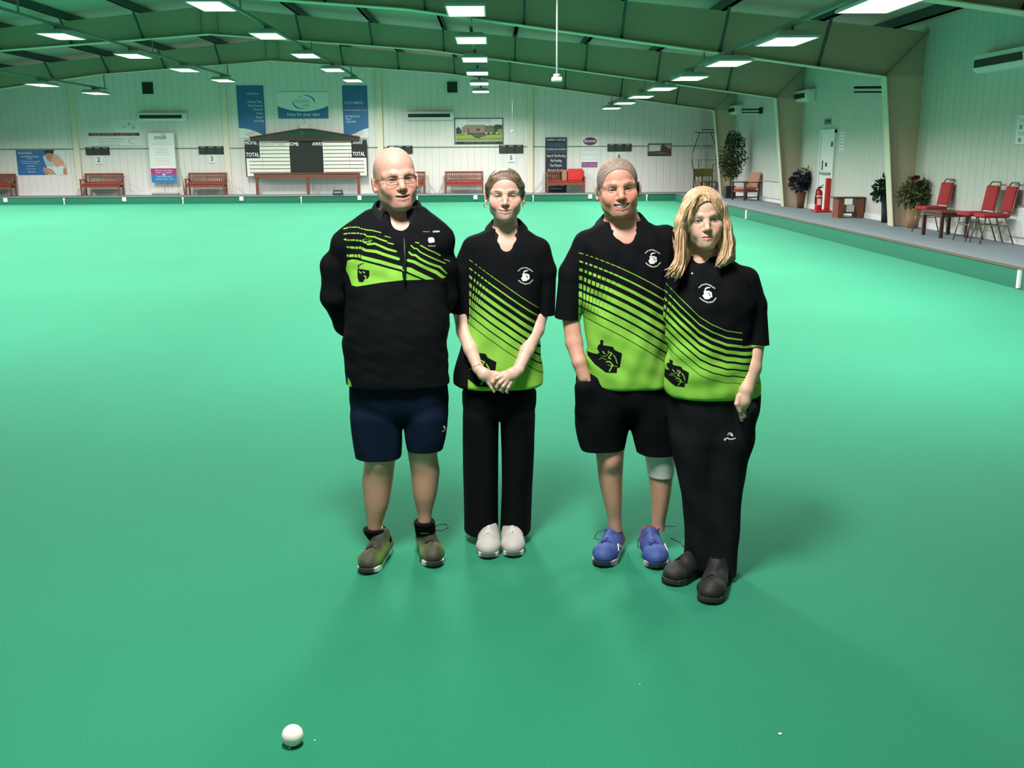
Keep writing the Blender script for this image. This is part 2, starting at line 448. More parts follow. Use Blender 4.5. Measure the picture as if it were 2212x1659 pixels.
# ---------------------------------------------------------------- things on and along the walls
def rect(px0, py0, px1, py1, Y=YF):
    ym, xm = (py0 + py1) / 2, (px0 + px1) / 2
    return (at(px0, ym, Y=Y)[0], at(px1, ym, Y=Y)[0], at(xm, py1, Y=Y)[2], at(xm, py0, Y=Y)[2])   # x0 x1 z0 z1
C = lambda n, r, g, b, ro=0.5: mat(n, (r, g, b), ro)
M_ink = C('ink_black', .012, .012, .014); M_paper = C('paper_white', .85, .85, .84); M_inkw = C('ink_white', .85, .88, .90)
M_blue = C('print_blue', .035, .15, .38); M_skyb = C('print_light_blue', .42, .58, .70); M_mag = C('print_magenta', .50, .03, .22); M_cy = C('print_cyan', .02, .22, .50)
M_pur = C('print_purple', .22, .02, .14); M_gr = C('ink_grey', .30, .31, .32); M_red = C('red_fabric', .45, .02, .025, .8)
M_skinp = C('print_skin', .55, .24, .15); M_skinl = C('print_skin_light', .72, .38, .26); M_hairp = C('print_hair', .06, .02, .015); M_sheet = C('print_sheet', .70, .78, .80)
M_maroon = C('print_maroon', .16, .02, .04); M_pink = C('ink_pink', .75, .35, .42); M_wood = mat('red_brown_wood', (.20, .055, .030), .45, noise=.25, nscale=12)
M_wood2 = mat('orange_brown_wood', (.34, .12, .045), .45, noise=.2, nscale=10); M_dwood = mat('dark_wood', (.06, .022, .016), .4, noise=.2, nscale=14)
M_steel = mat('brushed_steel', (.42, .40, .36), .35, metal=.8)
M_dkgreen = C('board_green', .006, .05, .03); M_brownt = C('board_brown', .06, .025, .018)

def panel(name, r, y, th, m, label, cat, group=None, bev=0.0):
    x0, x1, z0, z1 = r
    bm = BM(); box(bm, x0, x1, y - th, min(y, YF - .003), z0, z1, bev=bev)
    o = mesh_obj(name, bm, m)
    return tag(o, label, cat, group)
def child_polys(name, parent, y, items):
    """coloured printed areas lying on a sign: items = (material, [(x,z)...])"""
    ms, bm = [], BM()
    for k, (m, pts) in enumerate(items):
        if m not in ms: ms.append(m)
        poly(bm, [(x, y - .0006 * k, z) for x, z in pts], ms.index(m))
    return mesh_obj(name, bm, ms, parent)
def uv(r):
    x0, x1, z0, z1 = r
    return lambda u, v: (x0 + (x1 - x0) * u, z1 - (z1 - z0) * v)
def rq(F, u0, v0, u1, v1): return [F(u0, v1), F(u1, v1), F(u1, v0), F(u0, v0)]

# massage poster ------------------------------------------------------------
r = rect(37, 324, 143, 378); p = panel('wall_poster', r, YF, .012, M_blue, 'blue poster with a massage photo on the end wall at the far left', 'poster')
F = uv(r)
child_polys('picture', p, YF - .014, [
    (M_sheet, rq(F, .60, .0, 1, 1)), (M_hairp, [F(.57,.02),F(.60,.17),F(.66,.2),F(.76,.18),F(.78,0),F(.58,0)]),
    (M_skyb, [F(.535,.25),F(.58,.6),F(.70,.7),F(.75,.62),F(.66,.42),F(.60,.2)]),
    (M_skinp, [F(.59,.22),F(.63,.42),F(.70,.5),F(.76,.35),F(.75,.15),F(.64,.12)]),
    (M_skinl, [F(.70,.42),F(.76,.16),F(.86,.22),F(.95,.45),F(.99,.7),F(.90,.62),F(.80,.70),F(.74,.6)]),
    (M_skinp, [F(.52,.68),F(.62,.72),F(.70,.78),F(.78,.98),F(.56,.97),F(.52,.85)]), (M_skinl, [F(.56,.74),F(.64,.8),F(.76,.97),F(.66,.9)]),
    (M_skinp, [F(.93,.76),F(.99,.68),F(1,.99),F(.92,.98)])])
child_polys('print_band', p, YF - .013, [(C('print_pale_blue', .12, .24, .44), rq(F, .02, .05, .33, .17))])
lettering([('Sports Therapy', *F(.05, .14), .05, 'LEFT', .5), ('Injury Rehabilitation and Massage', *F(.27, .285), .06, 'CENTER', .68), ('at our clinic', *F(.27, .36), .045, 'CENTER', .2),
           ('Treatments for back neck and shoulders', *F(.27, .47), .04, 'CENTER', .75), ('sports and remedial massage', *F(.27, .54), .035, 'CENTER', .6), ('Call for details', *F(.28, .66), .05, 'CENTER', .3),
           ('open six days', *F(.28, .76), .035, 'CENTER', .35), ('Book now', *F(.28, .89), .06, 'CENTER', .28)], M_inkw, p, YF - .0135)

# travel board ----------------------------------------------------------------
r = rect(190, 258, 303, 316); p = panel('advertising_board', r, YF, .012, M_paper, 'white travel advertising board with a maroon stripe above score panel 2', 'advertising board'); F = uv(r)
child_polys('print_band', p, YF - .013, [(M_maroon, rq(F, .01, .50, .985, .61)), (M_gr, ellipse_pts(*F(.80,.17), .05, .05)), (M_paper, ellipse_pts(*F(.80,.17), .03, .018)),
    (M_gr, ellipse_pts(*F(.71,.30), .05, .05)), (M_paper, ellipse_pts(*F(.715,.31), .038, .03)), (M_gr, ellipse_pts(*F(.885,.30), .05, .05)), (M_paper, ellipse_pts(*F(.885,.30), .03, .018)),
    (M_gr, ellipse_pts(*F(.86,.81), .19, .115)), (M_paper, ellipse_pts(*F(.865,.81), .175, .10)), (M_seam, rq(F, .05, .985, .99, .995))])
lettering([('Executive Travel Services', *F(.02, .08), .05, 'LEFT', .92), ('and Chauffeur Drive', *F(.02, .17), .045, 'LEFT', .92), ('airports seaports and race days', *F(.03, .24), .032, 'LEFT', .84),
           ('weddings and special occasions', *F(.03, .30), .032, 'LEFT', .84), ('all distances covered, all major cards taken', *F(.03, .37), .03, 'LEFT', 1.0), ('please ask us for a quotation today', *F(.03, .45), .03, 'LEFT', 1.0),
           ('Call or email for bookings', *F(.19, .74), .05, 'LEFT', 1.0), ('enquiries welcome at any time', *F(.19, .84), .045, 'LEFT', .95), ('www.travel.co.uk', *F(.19, .94), .045, 'LEFT', .85),
           ('travel', *F(.80, .84), .06, 'LEFT', .26)], M_gr, p, YF - .0165)
lettering([('TRAVEL IN FIRST CLASS STYLE', *F(.04, .595), .085, 'LEFT', 1.75)], M_pink, p, YF - .0166)

# roller banner --------------------------------------------------------------
r = rect(328, 286, 383, 394); p = thing('roller_banner', ((r[0]+r[1])/2, YF - .25, BZ + .0), 'white standing banner with magenta and blue foot right of board 2', 'banner')
cx = (r[0] + r[1]) / 2; hw = (r[1] - r[0]) / 2
rr = (-hw, hw, r[2] - BZ, r[3] - BZ); F = uv(rr)
bm = BM(); box(bm, -hw, hw, -.004, .004, rr[2], rr[3]); b = mesh_obj('sheet', bm, M_paper, p)
child_polys('print_band', b, -.0046, [(M_mag, rq(F, 0, .715, 1, .84)), (M_cy, rq(F, 0, .84, 1, 1)), (M_skyb, ellipse_pts(*F(.60, .05), .10, .05)), (M_gr, rq(F, .25, .08, .70, .14)), (M_inkw, ellipse_pts(*F(.5, .84), .05, .03))])
lettering([('BRISTOL', *F(.47, .135), .08, 'CENTER', .36)], M_inkw, b, -.0070)
lettering([('care at home', *F(.5, .20), .045, 'CENTER', .5), ('Supporting you every day', *F(.5, .245), .045, 'CENTER', .72), ('speak to our friendly team', *F(.5, .53), .045, 'CENTER', .6), ('01353 665566', *F(.5, .585), .055, 'CENTER', .52), ('www.athome.co.uk', *F(.52, .64), .05, 'CENTER', .66)], M_pink, b, -.0052)
lettering([('Personal care', *F(.5, .33), .035, 'CENTER', .36), ('Companionship', *F(.5, .37), .035, 'CENTER', .4), ('Respite and holiday', *F(.5, .41), .035, 'CENTER', .48), ('Live in care and night support', *F(.52, .45), .035, 'CENTER', .66)], M_gr, b, -.0052)
lettering([('We are recruiting', *F(.5, .77), .06, 'CENTER', .66), ('Call to apply', *F(.5, .81), .05, 'CENTER', .62), ('Your home your', *F(.5, .89), .06, 'CENTER', .62), ('choice your care', *F(.52, .94), .05, 'CENTER', .72)], M_inkw, b, -.0076)
bm = BM(); box(bm, -hw - .02, hw + .02, -.09, .09, 0, .09, bev=.015); box(bm, -.012, .012, .01, .03, .09, rr[3] - .01); box(bm, -hw - .01, hw + .01, -.012, .02, rr[3] - .02, rr[3] + .01)
mesh_obj('stand', bm, M_grey, p)
bm = BM(); tube(bm, [(0, 0, 0), (-.03, -.05, .55), (-.08, -.1, 1.02)], [.035, .03, .025]); q = mesh_obj('training_pole', bm, C('pale_green_plastic', .35, .5, .25)); q.location = (-12.15, YF - .35, BZ)
tag(q, 'pale green pole standing by the foot of the white banner', 'pole')

# score panels and numbers -----------------------------------------------------
def score_panel(px0, py0, px1, py1, num, label):
    r = rect(px0, py0, px1, py1); x0, x1, z0, z1 = r; cx = (x0 + x1) / 2
    t = thing('score_panel', (cx, YF, z0), label, 'score panel', 'black score panels along the end wall')
    w = (x1 - x0) / 2; h = z1 - z0
    bm = BM(); box(bm, -w, w, -.05, 0, 0, h, bev=.006); mesh_obj('case', bm, M_black, t)
    for k in range(3):
        c = -w + (k + .5) * 2 * w / 3
        bm = BM(); box(bm, c - .13, c + .13, -.056, -.05, .02, h - .07); mesh_obj('flip_card', bm, C('score_card_grey', .035, .037, .035), t)
    lettering([(s, -w + (k + .5) * 2 * w / 3, h - .055, .035, 'CENTER', .17) for k, s in enumerate(('HOME', 'ENDS', 'AWAY'))], M_inkw, t, -.0515)
    if num:
        n = thing('rink_number', (cx, YF, z0 - .02), 'black rink number %s on white plate, %s' % (num, {'2': 'right of the left cream post', '3': 'left of the scoreboard', '5': 'above the young woman', '6': 'above the grey-haired man'}[num]), 'number sign')
        bm = BM(); box(bm, -.14, .14, -.006, 0, -.32, 0); mesh_obj('plate', bm, M_paper, n)
        lettering([(num, 0, -.245, .18, 'CENTER', None, .012)], M_ink, n, -.0065)
        bm = BM(); box(bm, -.13, .13, -.012, 0, -.345, -.325); mesh_obj('clip_strip', bm, M_gr, n)
    return t
score_panel(186, 318, 237, 335, '2', 'black three-part score panel above number 2 and beside the cream post')
score_panel(430, 316, 483, 333, '3', 'black three-part score panel above number 3, right of the white banner')
score_panel(837, 315, 891, 332, None, 'black three-part score panel above the bald man in glasses')
score_panel(1078, 313, 1130, 331, '5', 'black three-part score panel above number 5, right of the framed picture')
score_panel(1312, 311, 1364, 327, '6', 'black three-part score panel above number 6 and the grey-haired man')

# hearing banners ----------------------------------------------------------------
def blue_banner(px0, px1, lines, side, label):
    r = rect(px0, 185, px1, 298); p = panel('hanging_banner', r, YF - .02, .006, M_blue, label, 'banner', 'tall blue banners beside the scoreboard'); F = uv(r)
    if side > 0: cut = [F(0, 1), F(1, 1), F(1, .98)] + [F(1 - t, .98 - .17 * (1 - (1 - t) ** 2)) for t in np.linspace(.05, 1, 12)]
    else: cut = [F(0, 1), F(1, 1)] + [F(1 - t, .81 + .17 * (1 - (1 - t) ** 2) ** 1.0 * t ** .5) for t in np.linspace(0, 1, 12)] + [F(0, .99)]
    child_polys('print_band', p, YF - .027, [(M_paper, cut)])
    arcs(p, F(.42 if side > 0 else .62, .91), .17, .10, YF - .0285, M_gr)
    lettering([(s, *F(u, v), h, al, w) for s, u, v, h, al, w in lines], M_inkw, p, YF - .0275)
    lettering([('HEARING', *F(.42 if side > 0 else .62, .92), .05, 'CENTER', .22), ('CARE', *F(.45 if side > 0 else .65, .95), .045, 'CENTER', .12)], M_gr, p, YF - .0285)
def arcs(parent, c, rx, rz, y, m):
    bm = BM()
    for a0, a1 in ((-15, 100), (165, 280)):
        pts = []
        N = 16
        for k in range(N + 1):
            a = math.radians(a0 + (a1 - a0) * k / N); w = math.sin(PI * k / N) * .085
            pts.append((a, w))
        for (a, w), (b, v) in zip(pts, pts[1:]):
            q = [(c[0] + rx * math.cos(t) * s, y, c[1] + rz * math.sin(t) * s) for t, s in ((a, 1 - w), (b, 1 - v), (b, 1 + v), (a, 1 + w))]
            try: bm.faces.new([bm.verts.new(k) for k in q])
            except ValueError: pass
    return mesh_obj('logo', bm, m, parent)
blue_banner(514, 572, [('Hearing Tests', .92, .325, .085, 'RIGHT', .56), ('Wax Removal', .93, .40, .085, 'RIGHT', .56), ('Tinnitus', .93, .47, .08, 'RIGHT', .38), ('Clinics', .94, .545, .08, 'RIGHT', .26), ('Repair', .94, .62, .085, 'RIGHT', .27), ('Servicing', .95, .69, .085, 'RIGHT', .38),
     ('PROVIDING', .80, .17, .06, 'RIGHT', .45)], 1, 'tall blue banner of white lines left of the hearing sign')
blue_banner(741, 795, [('01223 483355', .08, .35, .10, 'LEFT', .72), ('www.hearingcare.co.uk', .08, .475, .05, 'LEFT', .86), ('8A High Street', .09, .60, .08, 'LEFT', .56), ('Milton', .09, .65, .07, 'LEFT', .22), ('CB24 6DF', .09, .705, .075, 'LEFT', .4)], -1, 'tall blue banner with a phone number right of the hearing sign')
r = rect(600, 199, 709, 256); p = panel('wall_sign', r, YF - .02, .01, M_paper, 'white and blue hearing care sign high above the scoreboard', 'sign'); F = uv(r)
child_polys('print_band', p, YF - .031, [(M_blue, [F(0, 1), F(1, 1)] + [F(1 - t, .52 + .21 * math.sin(PI * t) ** .8) for t in np.linspace(0, 1, 20)])])
arcs(p, F(.52, .38), .42, .26, YF - .032, M_cy)
lettering([('THE', *F(.40, .22), .07, 'LEFT', .16), ('HEARING', *F(.34, .40), .12, 'LEFT', .56), ('CARE', *F(.47, .56), .11, 'LEFT', .32)], M_gr, p, YF - .0325)
lettering([('Here for your ears', *F(.5, .90), .125, 'CENTER', 1.25)], M_inkw, p, YF - .0325)

# big scoreboard ---------------------------------------------------------------
YS = 40.30
S = lambda u, v: (lambda a: (a[0], a[2]))(at(480 + u / 5.267, 150 + v / 5.267, Y=YS))
xs = lambda u: S(u, 1000)[0]
zv = lambda v: S(950, v)[1]
t = thing('match_scoreboard', (0, YS, 0), 'large black and white home and away scoreboard with green pediment', 'scoreboard')
bm = BM(); box(bm, xs(262), xs(1648), 0, .10, zv(1218), zv(800)); box(bm, xs(420), xs(500), .10, YF - YS - .006, zv(1150), zv(1050)); box(bm, xs(1400), xs(1480), .10, YF - YS - .006, zv(1150), zv(1050)); mesh_obj('board', bm, M_black, t)
def white_panel(outer, inner, name):
    bm = BM(); u0, u1 = sorted((outer, inner))
    return bm
for nm, a, b, lo in (('L', 432, 770, 275), ('R', 1150, 1475, 1640)):
    bm = BM()
    box(bm, xs(a), xs(b), -.012, 0, zv(1212), zv(812))
    if nm == 'L': box(bm, xs(lo), xs(a), -.012, 0, zv(1212), zv(1008))
    else: box(bm, xs(b), xs(lo), -.012, 0, zv(1212), zv(1008))
    w = mesh_obj('score_sheet', bm, C('score_sheet_white', .82, .80, .72), t)
    bm = BM()
    for k in range(9):
        v = 830 + 42.5 * k
        if nm == 'L': u0, u1 = (a + 5 if v < 1005 else lo + 30), b
        else: u0, u1 = a + 5, (b if v < 1005 else lo - 25)
        box(bm, xs(u0), xs(u1), -.0155, -.012, zv(v + 4), zv(v - 3))
    v0 = 455 if nm == 'L' else 1447
    for k in range(6): box(bm, xs(v0), xs(v0 + 4), -.0155, -.012, zv(970 + 30 * k), zv(955 + 30 * k))
    mesh_obj('ruled_line', bm, M_ink, w)
lettering([('HOME', xs(335), zv(850), .145, 'CENTER', .46, .02), ('TOTAL', xs(348), zv(988), .15, 'CENTER', .52, .02), ('HOME', xs(812), zv(866), .14, 'CENTER', .44, .02), ('AWAY', xs(1093), zv(866), .14, 'CENTER', .42, .02),
           ('AWAY', xs(1548), zv(850), .145, 'CENTER', .40, .02), ('TOTAL', xs(1556), zv(985), .15, 'CENTER', .48, .02)], M_inkw, t, -.001)
lettering([('CHARTER PARK', xs(570), zv(864), .12, 'CENTER', 1.1)], M_gr, t, -.0165)
bm = BM(); prism_xz(bm, [S(330, 805), S(1560, 805), S(1555, 772), S(1020, 684), S(895, 684), S(335, 778)], -.05, .10); pd = mesh_obj('pediment', bm, M_dkgreen, t)
bm = BM()
for a, b in (((315, 775), (892, 680)), ((892, 680), (1022, 680)), ((1022, 680), (1568, 770)), ((322, 795), (1562, 795))):
    pa, pb = S(*a), S(*b); h = .05 if a[1] < 790 else .13
    bar(bm, (pa[0], 0, pa[1]), (pb[0], 0, pb[1]), .16, h)
mesh_obj('pediment_trim', bm, M_brownt, t)
lettering([('S', xs(925), zv(745), .22, 'CENTER', .16)], mat('emblem_green', (.03, .12, .07), .5), pd, -.051)
# ledge in front
t = thing('wooden_ledge', (0, 40.12, BZ), 'long red-brown wooden ledge on three posts below the scoreboard', 'bench')
x0, x1 = at(549, 380, Y=40.1)[0], at(777, 380, Y=40.1)[0]; zt = at(660, 373.5, Y=40.1)[2] - BZ; zb = at(660, 384, Y=40.1)[2] - BZ
bm = BM(); box(bm, x0, x1, -.16, .16, zt - .035, zt, bev=.008); box(bm, x0 + .02, x1 - .02, -.13, -.10, zb, zt - .035); mesh_obj('ledge_top', bm, M_wood, t)
for px in (556, 666, 775):
    x = at(px, 400, Y=40.1)[0]; bm = BM(); box(bm, x - .05, x + .05, -.10, 0, 0, zt - .035, bev=.006); mesh_obj('leg', bm, M_wood, t)
r = rect(648, 268, 665, 280, 40.5); p = panel('loudspeaker', r, YF, .14, M_white, 'small white box speaker on the wall above the scoreboard peak', 'speaker', None, .01)
bm = BM(); tube(bm, [((r[0]+r[1])/2, YF - .01, r[3]), ((r[0]+r[1])/2 + .04, YF - .01, r[3] + .12), ((r[0]+r[1])/2 - .1, YF - .01, r[3] + .3)], .008, 6); mesh_obj('cord', bm, M_gr, p)
# little dark box on the walkway
x = at(732, 418, Y=39.2)[0]
t = thing('display_box', (x, 39.0, BZ), 'small dark box with pale patches under the ledge near the bald man', 'box')
bm = BM(); prism_xz(bm, [(-.20, 0), (.20, 0), (.17, .20), (-.17, .20)], -.06, .06); mesh_obj('case', bm, C('dark_green_plastic', .01, .04, .03), t)
bm = BM(); box(bm, -.13, .13, -.066, -.06, .09, .14); mesh_obj('label_strip', bm, M_gr, t)

# framed country house -----------------------------------------------------------
r = rect(982, 255, 1087, 311); x0, x1, z0, z1 = r
t = thing('framed_picture', (0, YF, 0), 'framed photograph of a stone country house and lawn, above the bench', 'picture'); F = uv(r)
bm = BM(); box(bm, x0, x1, -.02, 0, z0, z1); mesh_obj('backing', bm, M_paper, t)
bm = BM()
for (a, b, c, d) in ((x0, x1, z0, z0 + .035), (x0, x1, z1 - .03, z1), (x0, x0 + .03, z0, z1), (x1 - .03, x1, z0, z1)): box(bm, a, b, -.04, -.001, c, d)
mesh_obj('frame', bm, M_ink, t)
G1, G2, TR, ST, RF = C('print_lawn', .22, .32, .05), C('print_lawn_light', .36, .44, .08), C('print_trees', .03, .045, .03), C('print_stone', .34, .22, .15), C('print_flowers', .6, .55, .5)
q = child_polys('picture_print', t, -.021, [(M_sheet, rq(F, .03, .22, .98, .5)), (TR, [F(.03,.4),F(.08,.33),F(.14,.45),F(.15,.6),F(.03,.62)]), (TR, [F(.8,.6),F(.8,.3),F(.86,.25),F(.98,.27),F(.98,.45),F(.86,.6)]),
   (ST, [F(.15,.58),F(.15,.36),F(.2,.3),F(.24,.26),F(.62,.26),F(.64,.3),F(.64,.60)]), (C('print_ivy', .14, .15, .07), [F(.62,.6),F(.62,.3),F(.78,.28),F(.82,.42),F(.83,.6)]),
   (G1, rq(F, .03, .60, .98, .88)), (G2, [F(.03,.70),F(.3,.64),F(.98,.66),F(.98,.74),F(.03,.78)]), (G1, [F(.84,.6),F(.9,.42),F(.98,.42),F(.98,.66)]),
   (C('print_hedge', .05, .05, .03), [F(.17,.62),F(.2,.56),F(.4,.58),F(.62,.56),F(.9,.56),F(.93,.62),F(.6,.66),F(.5,.78),F(.4,.74),F(.36,.65)]), (RF, ellipse_pts(*F(.23,.60), .06, .03)), (RF, ellipse_pts(*F(.65,.58), .05, .03)), (RF, ellipse_pts(*F(.75,.58), .05, .03)), (RF, ellipse_pts(*F(.87,.58), .06, .03)),
   (C('print_fountain', .10, .09, .09), ellipse_pts(*F(.5,.66), .28, .07)), (C('print_band_navy', .02, .02, .05), rq(F, .03, .90, .98, .985)),
   (C('print_window', .1, .06, .04), rq(F, .27, .42, .30, .55)), (C('print_window2', .1, .06, .04), rq(F, .45, .40, .52, .5))])
lettering([('CHARLES READ', *F(.5, .145), .10, 'CENTER', 1.0), ('www.countryhouse.co.uk and estates', *F(.5, .205), .03, 'CENTER', 1.0)], M_gr, t, -.0215)
lettering([('conferences weddings', *F(.3, .96), .04, 'CENTER', .4), ('dining', *F(.5, .96), .04, 'CENTER', .2), ('telephone enquiries', *F(.72, .96), .04, 'CENTER', .5)], M_gr, t, -.032)

# roofing board, purple sign, small picture ------------------------------------------
r = rect(1178, 297, 1224, 418); p = panel('advertising_board', r, YF - .03, .012, C('board_navy', .018, .022, .045), 'dark navy roofing services board standing behind the bench with red cushions', 'advertising board'); F = uv(r)
lettering([('CARPET SUPPLIES', *F(.5, .058), .075, 'CENTER', .75), ('ROOFING & FLAT ROOFING', *F(.5, .225), .075, 'CENTER', .75), ('Slate & Tiled Roofing', *F(.5, .345), .10, 'CENTER', .74), ('Flat Roofing', *F(.5, .43), .10, 'CENTER', .44), ('Roof Repairs', *F(.5, .515), .10, 'CENTER', .46),
    ('Fibreglass Roofing', *F(.5, .605), .10, 'CENTER', .66), ('Cold Applied Liquid', *F(.5, .69), .10, 'CENTER', .68), ('Fascias, Soffits', *F(.5, .80), .07, 'CENTER', .66), ('Guttering, Dry Verge', *F(.5, .86), .07, 'CENTER', .62), ('Chimneys', *F(.5, .92), .06, 'CENTER', .46)], M_inkw, p, YF - .0425)
child_polys('print_band', p, YF - .0423, [(C('print_navy_light', .04, .07, .13), rq(F, .08, .09, .93, .17)), (M_gr, rq(F, .02, .705, .98, .712)), (M_gr, rq(F, .02, .255, .98, .26))])
r = rect(1256, 295, 1291, 363); p = panel('wall_sign', r, YF, .010, M_paper, 'white sign with a purple oval and purple foot strip above red cushions', 'sign'); F = uv(r)
child_polys('print_band', p, YF - .011, [(M_pur, ellipse_pts(*F(.52, .15), .27, .155, 32)), (C('print_purple_light', .26, .04, .2), rq(F, 0, .81, 1, .98))])
lettering([('Bourne', *F(.52, .175), .105, 'CENTER', .44, .02), ('leisure group', *F(.5, .88), .04, 'CENTER', .76), ('call us on 01778 422', *F(.5, .945), .04, 'CENTER', .8)], M_inkw, p, YF - .013)
lettering([('Estate agents', *F(.55, .40), .03, 'CENTER', .5), ('sales and lettings across', *F(.5, .45), .03, 'CENTER', .7), ('Bourne Spalding Stamford', *F(.5, .56), .03, 'CENTER', .7), ('free market appraisals', *F(.5, .61), .03, 'CENTER', .7), ('talk to us today', *F(.5, .70), .03, 'CENTER', .62), ('open seven days a week', *F(.5, .75), .03, 'CENTER', .62)], M_gr, p, YF - .0115)
r = rect(1399, 310, 1450, 337); p = panel('wall_picture', r, YF, .02, M_brownt, 'small brown landscape picture right of number 6', 'picture'); F = uv(r)
child_polys('picture_print', p, YF - .021, [(C('print_dusk', .35, .37, .33), rq(F, .02, .07, .98, .7)), (C('print_brown', .10, .06, .035), [F(.02,.93),F(.98,.93),F(.98,.45),F(.8,.30),F(.7,.1),F(.58,.08),F(.55,.6),F(.02,.66)]), (C('print_brown2', .22, .15, .09), [F(.02,.8),F(.5,.7),F(.98,.85),F(.9,.9),F(.3,.78)]),
    (M_sheet, rq(F, .08, .13, .52, .58))])
lettering([('view of the', *F(.11, .30), .05, 'LEFT', .38), ('fens', *F(.11, .48), .05, 'LEFT', .2)], M_gr, p, YF - .0235)

# vents ---------------------------------------------------------------------------
for k, (a, b, lab) in enumerate((((308, 178), (331, 203), 'dark square wall vent high above the white banner'), ((966, 177), (988, 200), 'dark square wall vent high above the framed picture'))):
    r = rect(*a, *b); x0, x1, z0, z1 = r
    t = thing('wall_vent', ((x0+x1)/2, YF, (z0+z1)/2), lab, 'vent', 'square vents on the end wall'); w, h = (x1-x0)/2, (z1-z0)/2
    bm = BM()
    for q in ((-w, w, -h, -h+.03), (-w, w, h-.03, h), (-w, -w+.03, -h, h), (w-.03, w, -h, h)): box(bm, q[0], q[1], -.05, 0, q[2], q[3])
    mesh_obj('frame', bm, M_dkgreen, t)
    bm = BM(); box(bm, -w+.03, w-.03, -.01, 0, -h+.03, h-.03)
    for i in range(6):
        z = -h + .06 + i * (2*h-.12)/5; bar(bm, (-w+.03, -.03, z), (w-.03, -.03, z), .03, .008)
    mesh_obj('louvre', bm, C('vent_dark', .03, .05, .03), t)

# air conditioners ------------------------------------------------------------------
def aircon(w, label):
    t = thing('air_conditioner', (0, 0, 0), label, 'air conditioner', 'white wall air conditioners')
    bm = BM(); prism_yz(bm, [(0, 0), (-.16, .0), (-.24, .06), (-.26, .20), (-.24, .30), (0, .32)], -w/2, w/2)
    bmesh.ops.recalc_face_normals(bm, faces=bm.faces)
    mesh_obj('body', bm, M_white, t)
    bm = BM(); box(bm, -w/2 + .07, w/2 - .14, -.266, -.22, .09, .22); mesh_obj('air_slot', bm, M_black, t)
    bm = BM(); box(bm, w/2 - .12, w/2 + .012, -.20, -.02, .03, .29, bev=.02); mesh_obj('end_cap', bm, M_white, t)
    return t
a = aircon(1.85, 'white air conditioner with dark slot above the white banner'); a.location = (-12.85, YF - .006, 3.08)
xm, zm = at(1140, 0, Y=YF)[0], 3.08
b = dup(a, (-2.42, YF - .006, 3.08), 0, 'white air conditioner with dark slot left of the framed country house picture', 'white wall air conditioners')
b = dup(a, (XR - .006, 28.85, 3.12), -PI/2, 'white air conditioner with dark slot on the right wall above the blue flower pot', 'white wall air conditioners')
b = dup(a, (XR - .006, 17.4, 3.10), -PI/2, 'white air conditioner with dark slot on the right wall above the red chairs', 'white wall air conditioners')
b = dup(a, (XR - .006, 36.9, 3.08), -PI/2, 'white air conditioner with dark slot above the tall potted tree', 'white wall air conditioners')
def heater(y, x0, z, label):
    t = thing('wall_heater', (XR, y, z), label, 'heater', 'black bar heaters by the columns')
    bm = BM(); box(bm, x0 - XR, -.0, -.05, .05, .05, .10, bev=.01); mesh_obj('reflector', bm, M_black, t)
    bm = BM(); tube(bm, [(x0 - XR, 0, -.02), (-.0, 0, -.02)], .018, 8); mesh_obj('element', bm, M_black, t)
    bm = BM(); box(bm, -.10, 0, -.07, .07, -.06, .14); mesh_obj('bracket', bm, M_black, t)
heater(22.6, 7.96, 3.06, 'black bar heater reaching out from the right wall by the near column')
heater(33.4, 8.14, 3.05, 'black bar heater reaching out from the right wall above the armchair')

# benches ------------------------------------------------------------------------------
def bench():
    t = thing('slatted_bench', (0, 0, 0), '', 'bench', 'red-brown slatted benches along the end wall')
    W = 1.52
    for s in (-1, 1):
        x = s * (W/2 - .03)
        bm = BM(); bar(bm, (x, -.26, 0), (x, -.26, .60), .055); mesh_obj('leg', bm, M_wood, t)
        bm = BM(); bar(bm, (x, .20, 0), (x, .20, .42), .055); bar(bm, (x, .20, .40), (x, .27, .83), .055, .05); mesh_obj('leg', bm, M_wood, t)
        bm = BM(); bar(bm, (x, -.31, .62), (x, .22, .60), .075, .03); mesh_obj('armrest', bm, M_wood, t)
    bm = BM()
    for k in range(6): box(bm, -W/2 + .03, W/2 - .03, -.26 + k*.078, -.26 + k*.078 + .062, .385, .41)
    box(bm, -W/2 + .05, W/2 - .05, -.27, -.245, .31, .385); box(bm, -W/2 + .05, W/2 - .05, .18, .205, .31, .385)
    mesh_obj('seat', bm, M_wood, t)
    bm = BM(); bar(bm, (-W/2, .268, .815), (W/2, .268, .815), .035, .075); bar(bm, (-W/2, .215, .50), (W/2, .215, .50), .035, .055)
    for k in range(17):
        x = -W/2 + .09 + k * (W - .18)/16
        bar(bm, (x, .215, .50), (x, .268, .80), .038, .016)
    mesh_obj('backrest', bm, M_wood, t)
    return t
B0 = bench()
def cushion(w, label, d=.44):
    bm = BM(); box(bm, -w/2, w/2, -d/2, d/2, 0, .055, bev=.022)
    return tag(mesh_obj('bench_cushion', bm, M_red, None, True), label, 'cushion', 'red cushions on the benches')
BEN = [(-19.53, 'slatted bench at the left edge of the picture below the blue poster'), (-15.32, 'slatted bench against the wall below score panel 2'), (-11.25, 'slatted bench between the white banner and the scoreboard'),
       (-3.42, 'slatted bench half hidden behind the bald man in glasses'), (-1.12, 'slatted bench below the framed country house picture'), (2.90, 'slatted bench in front of the navy roofing board')]
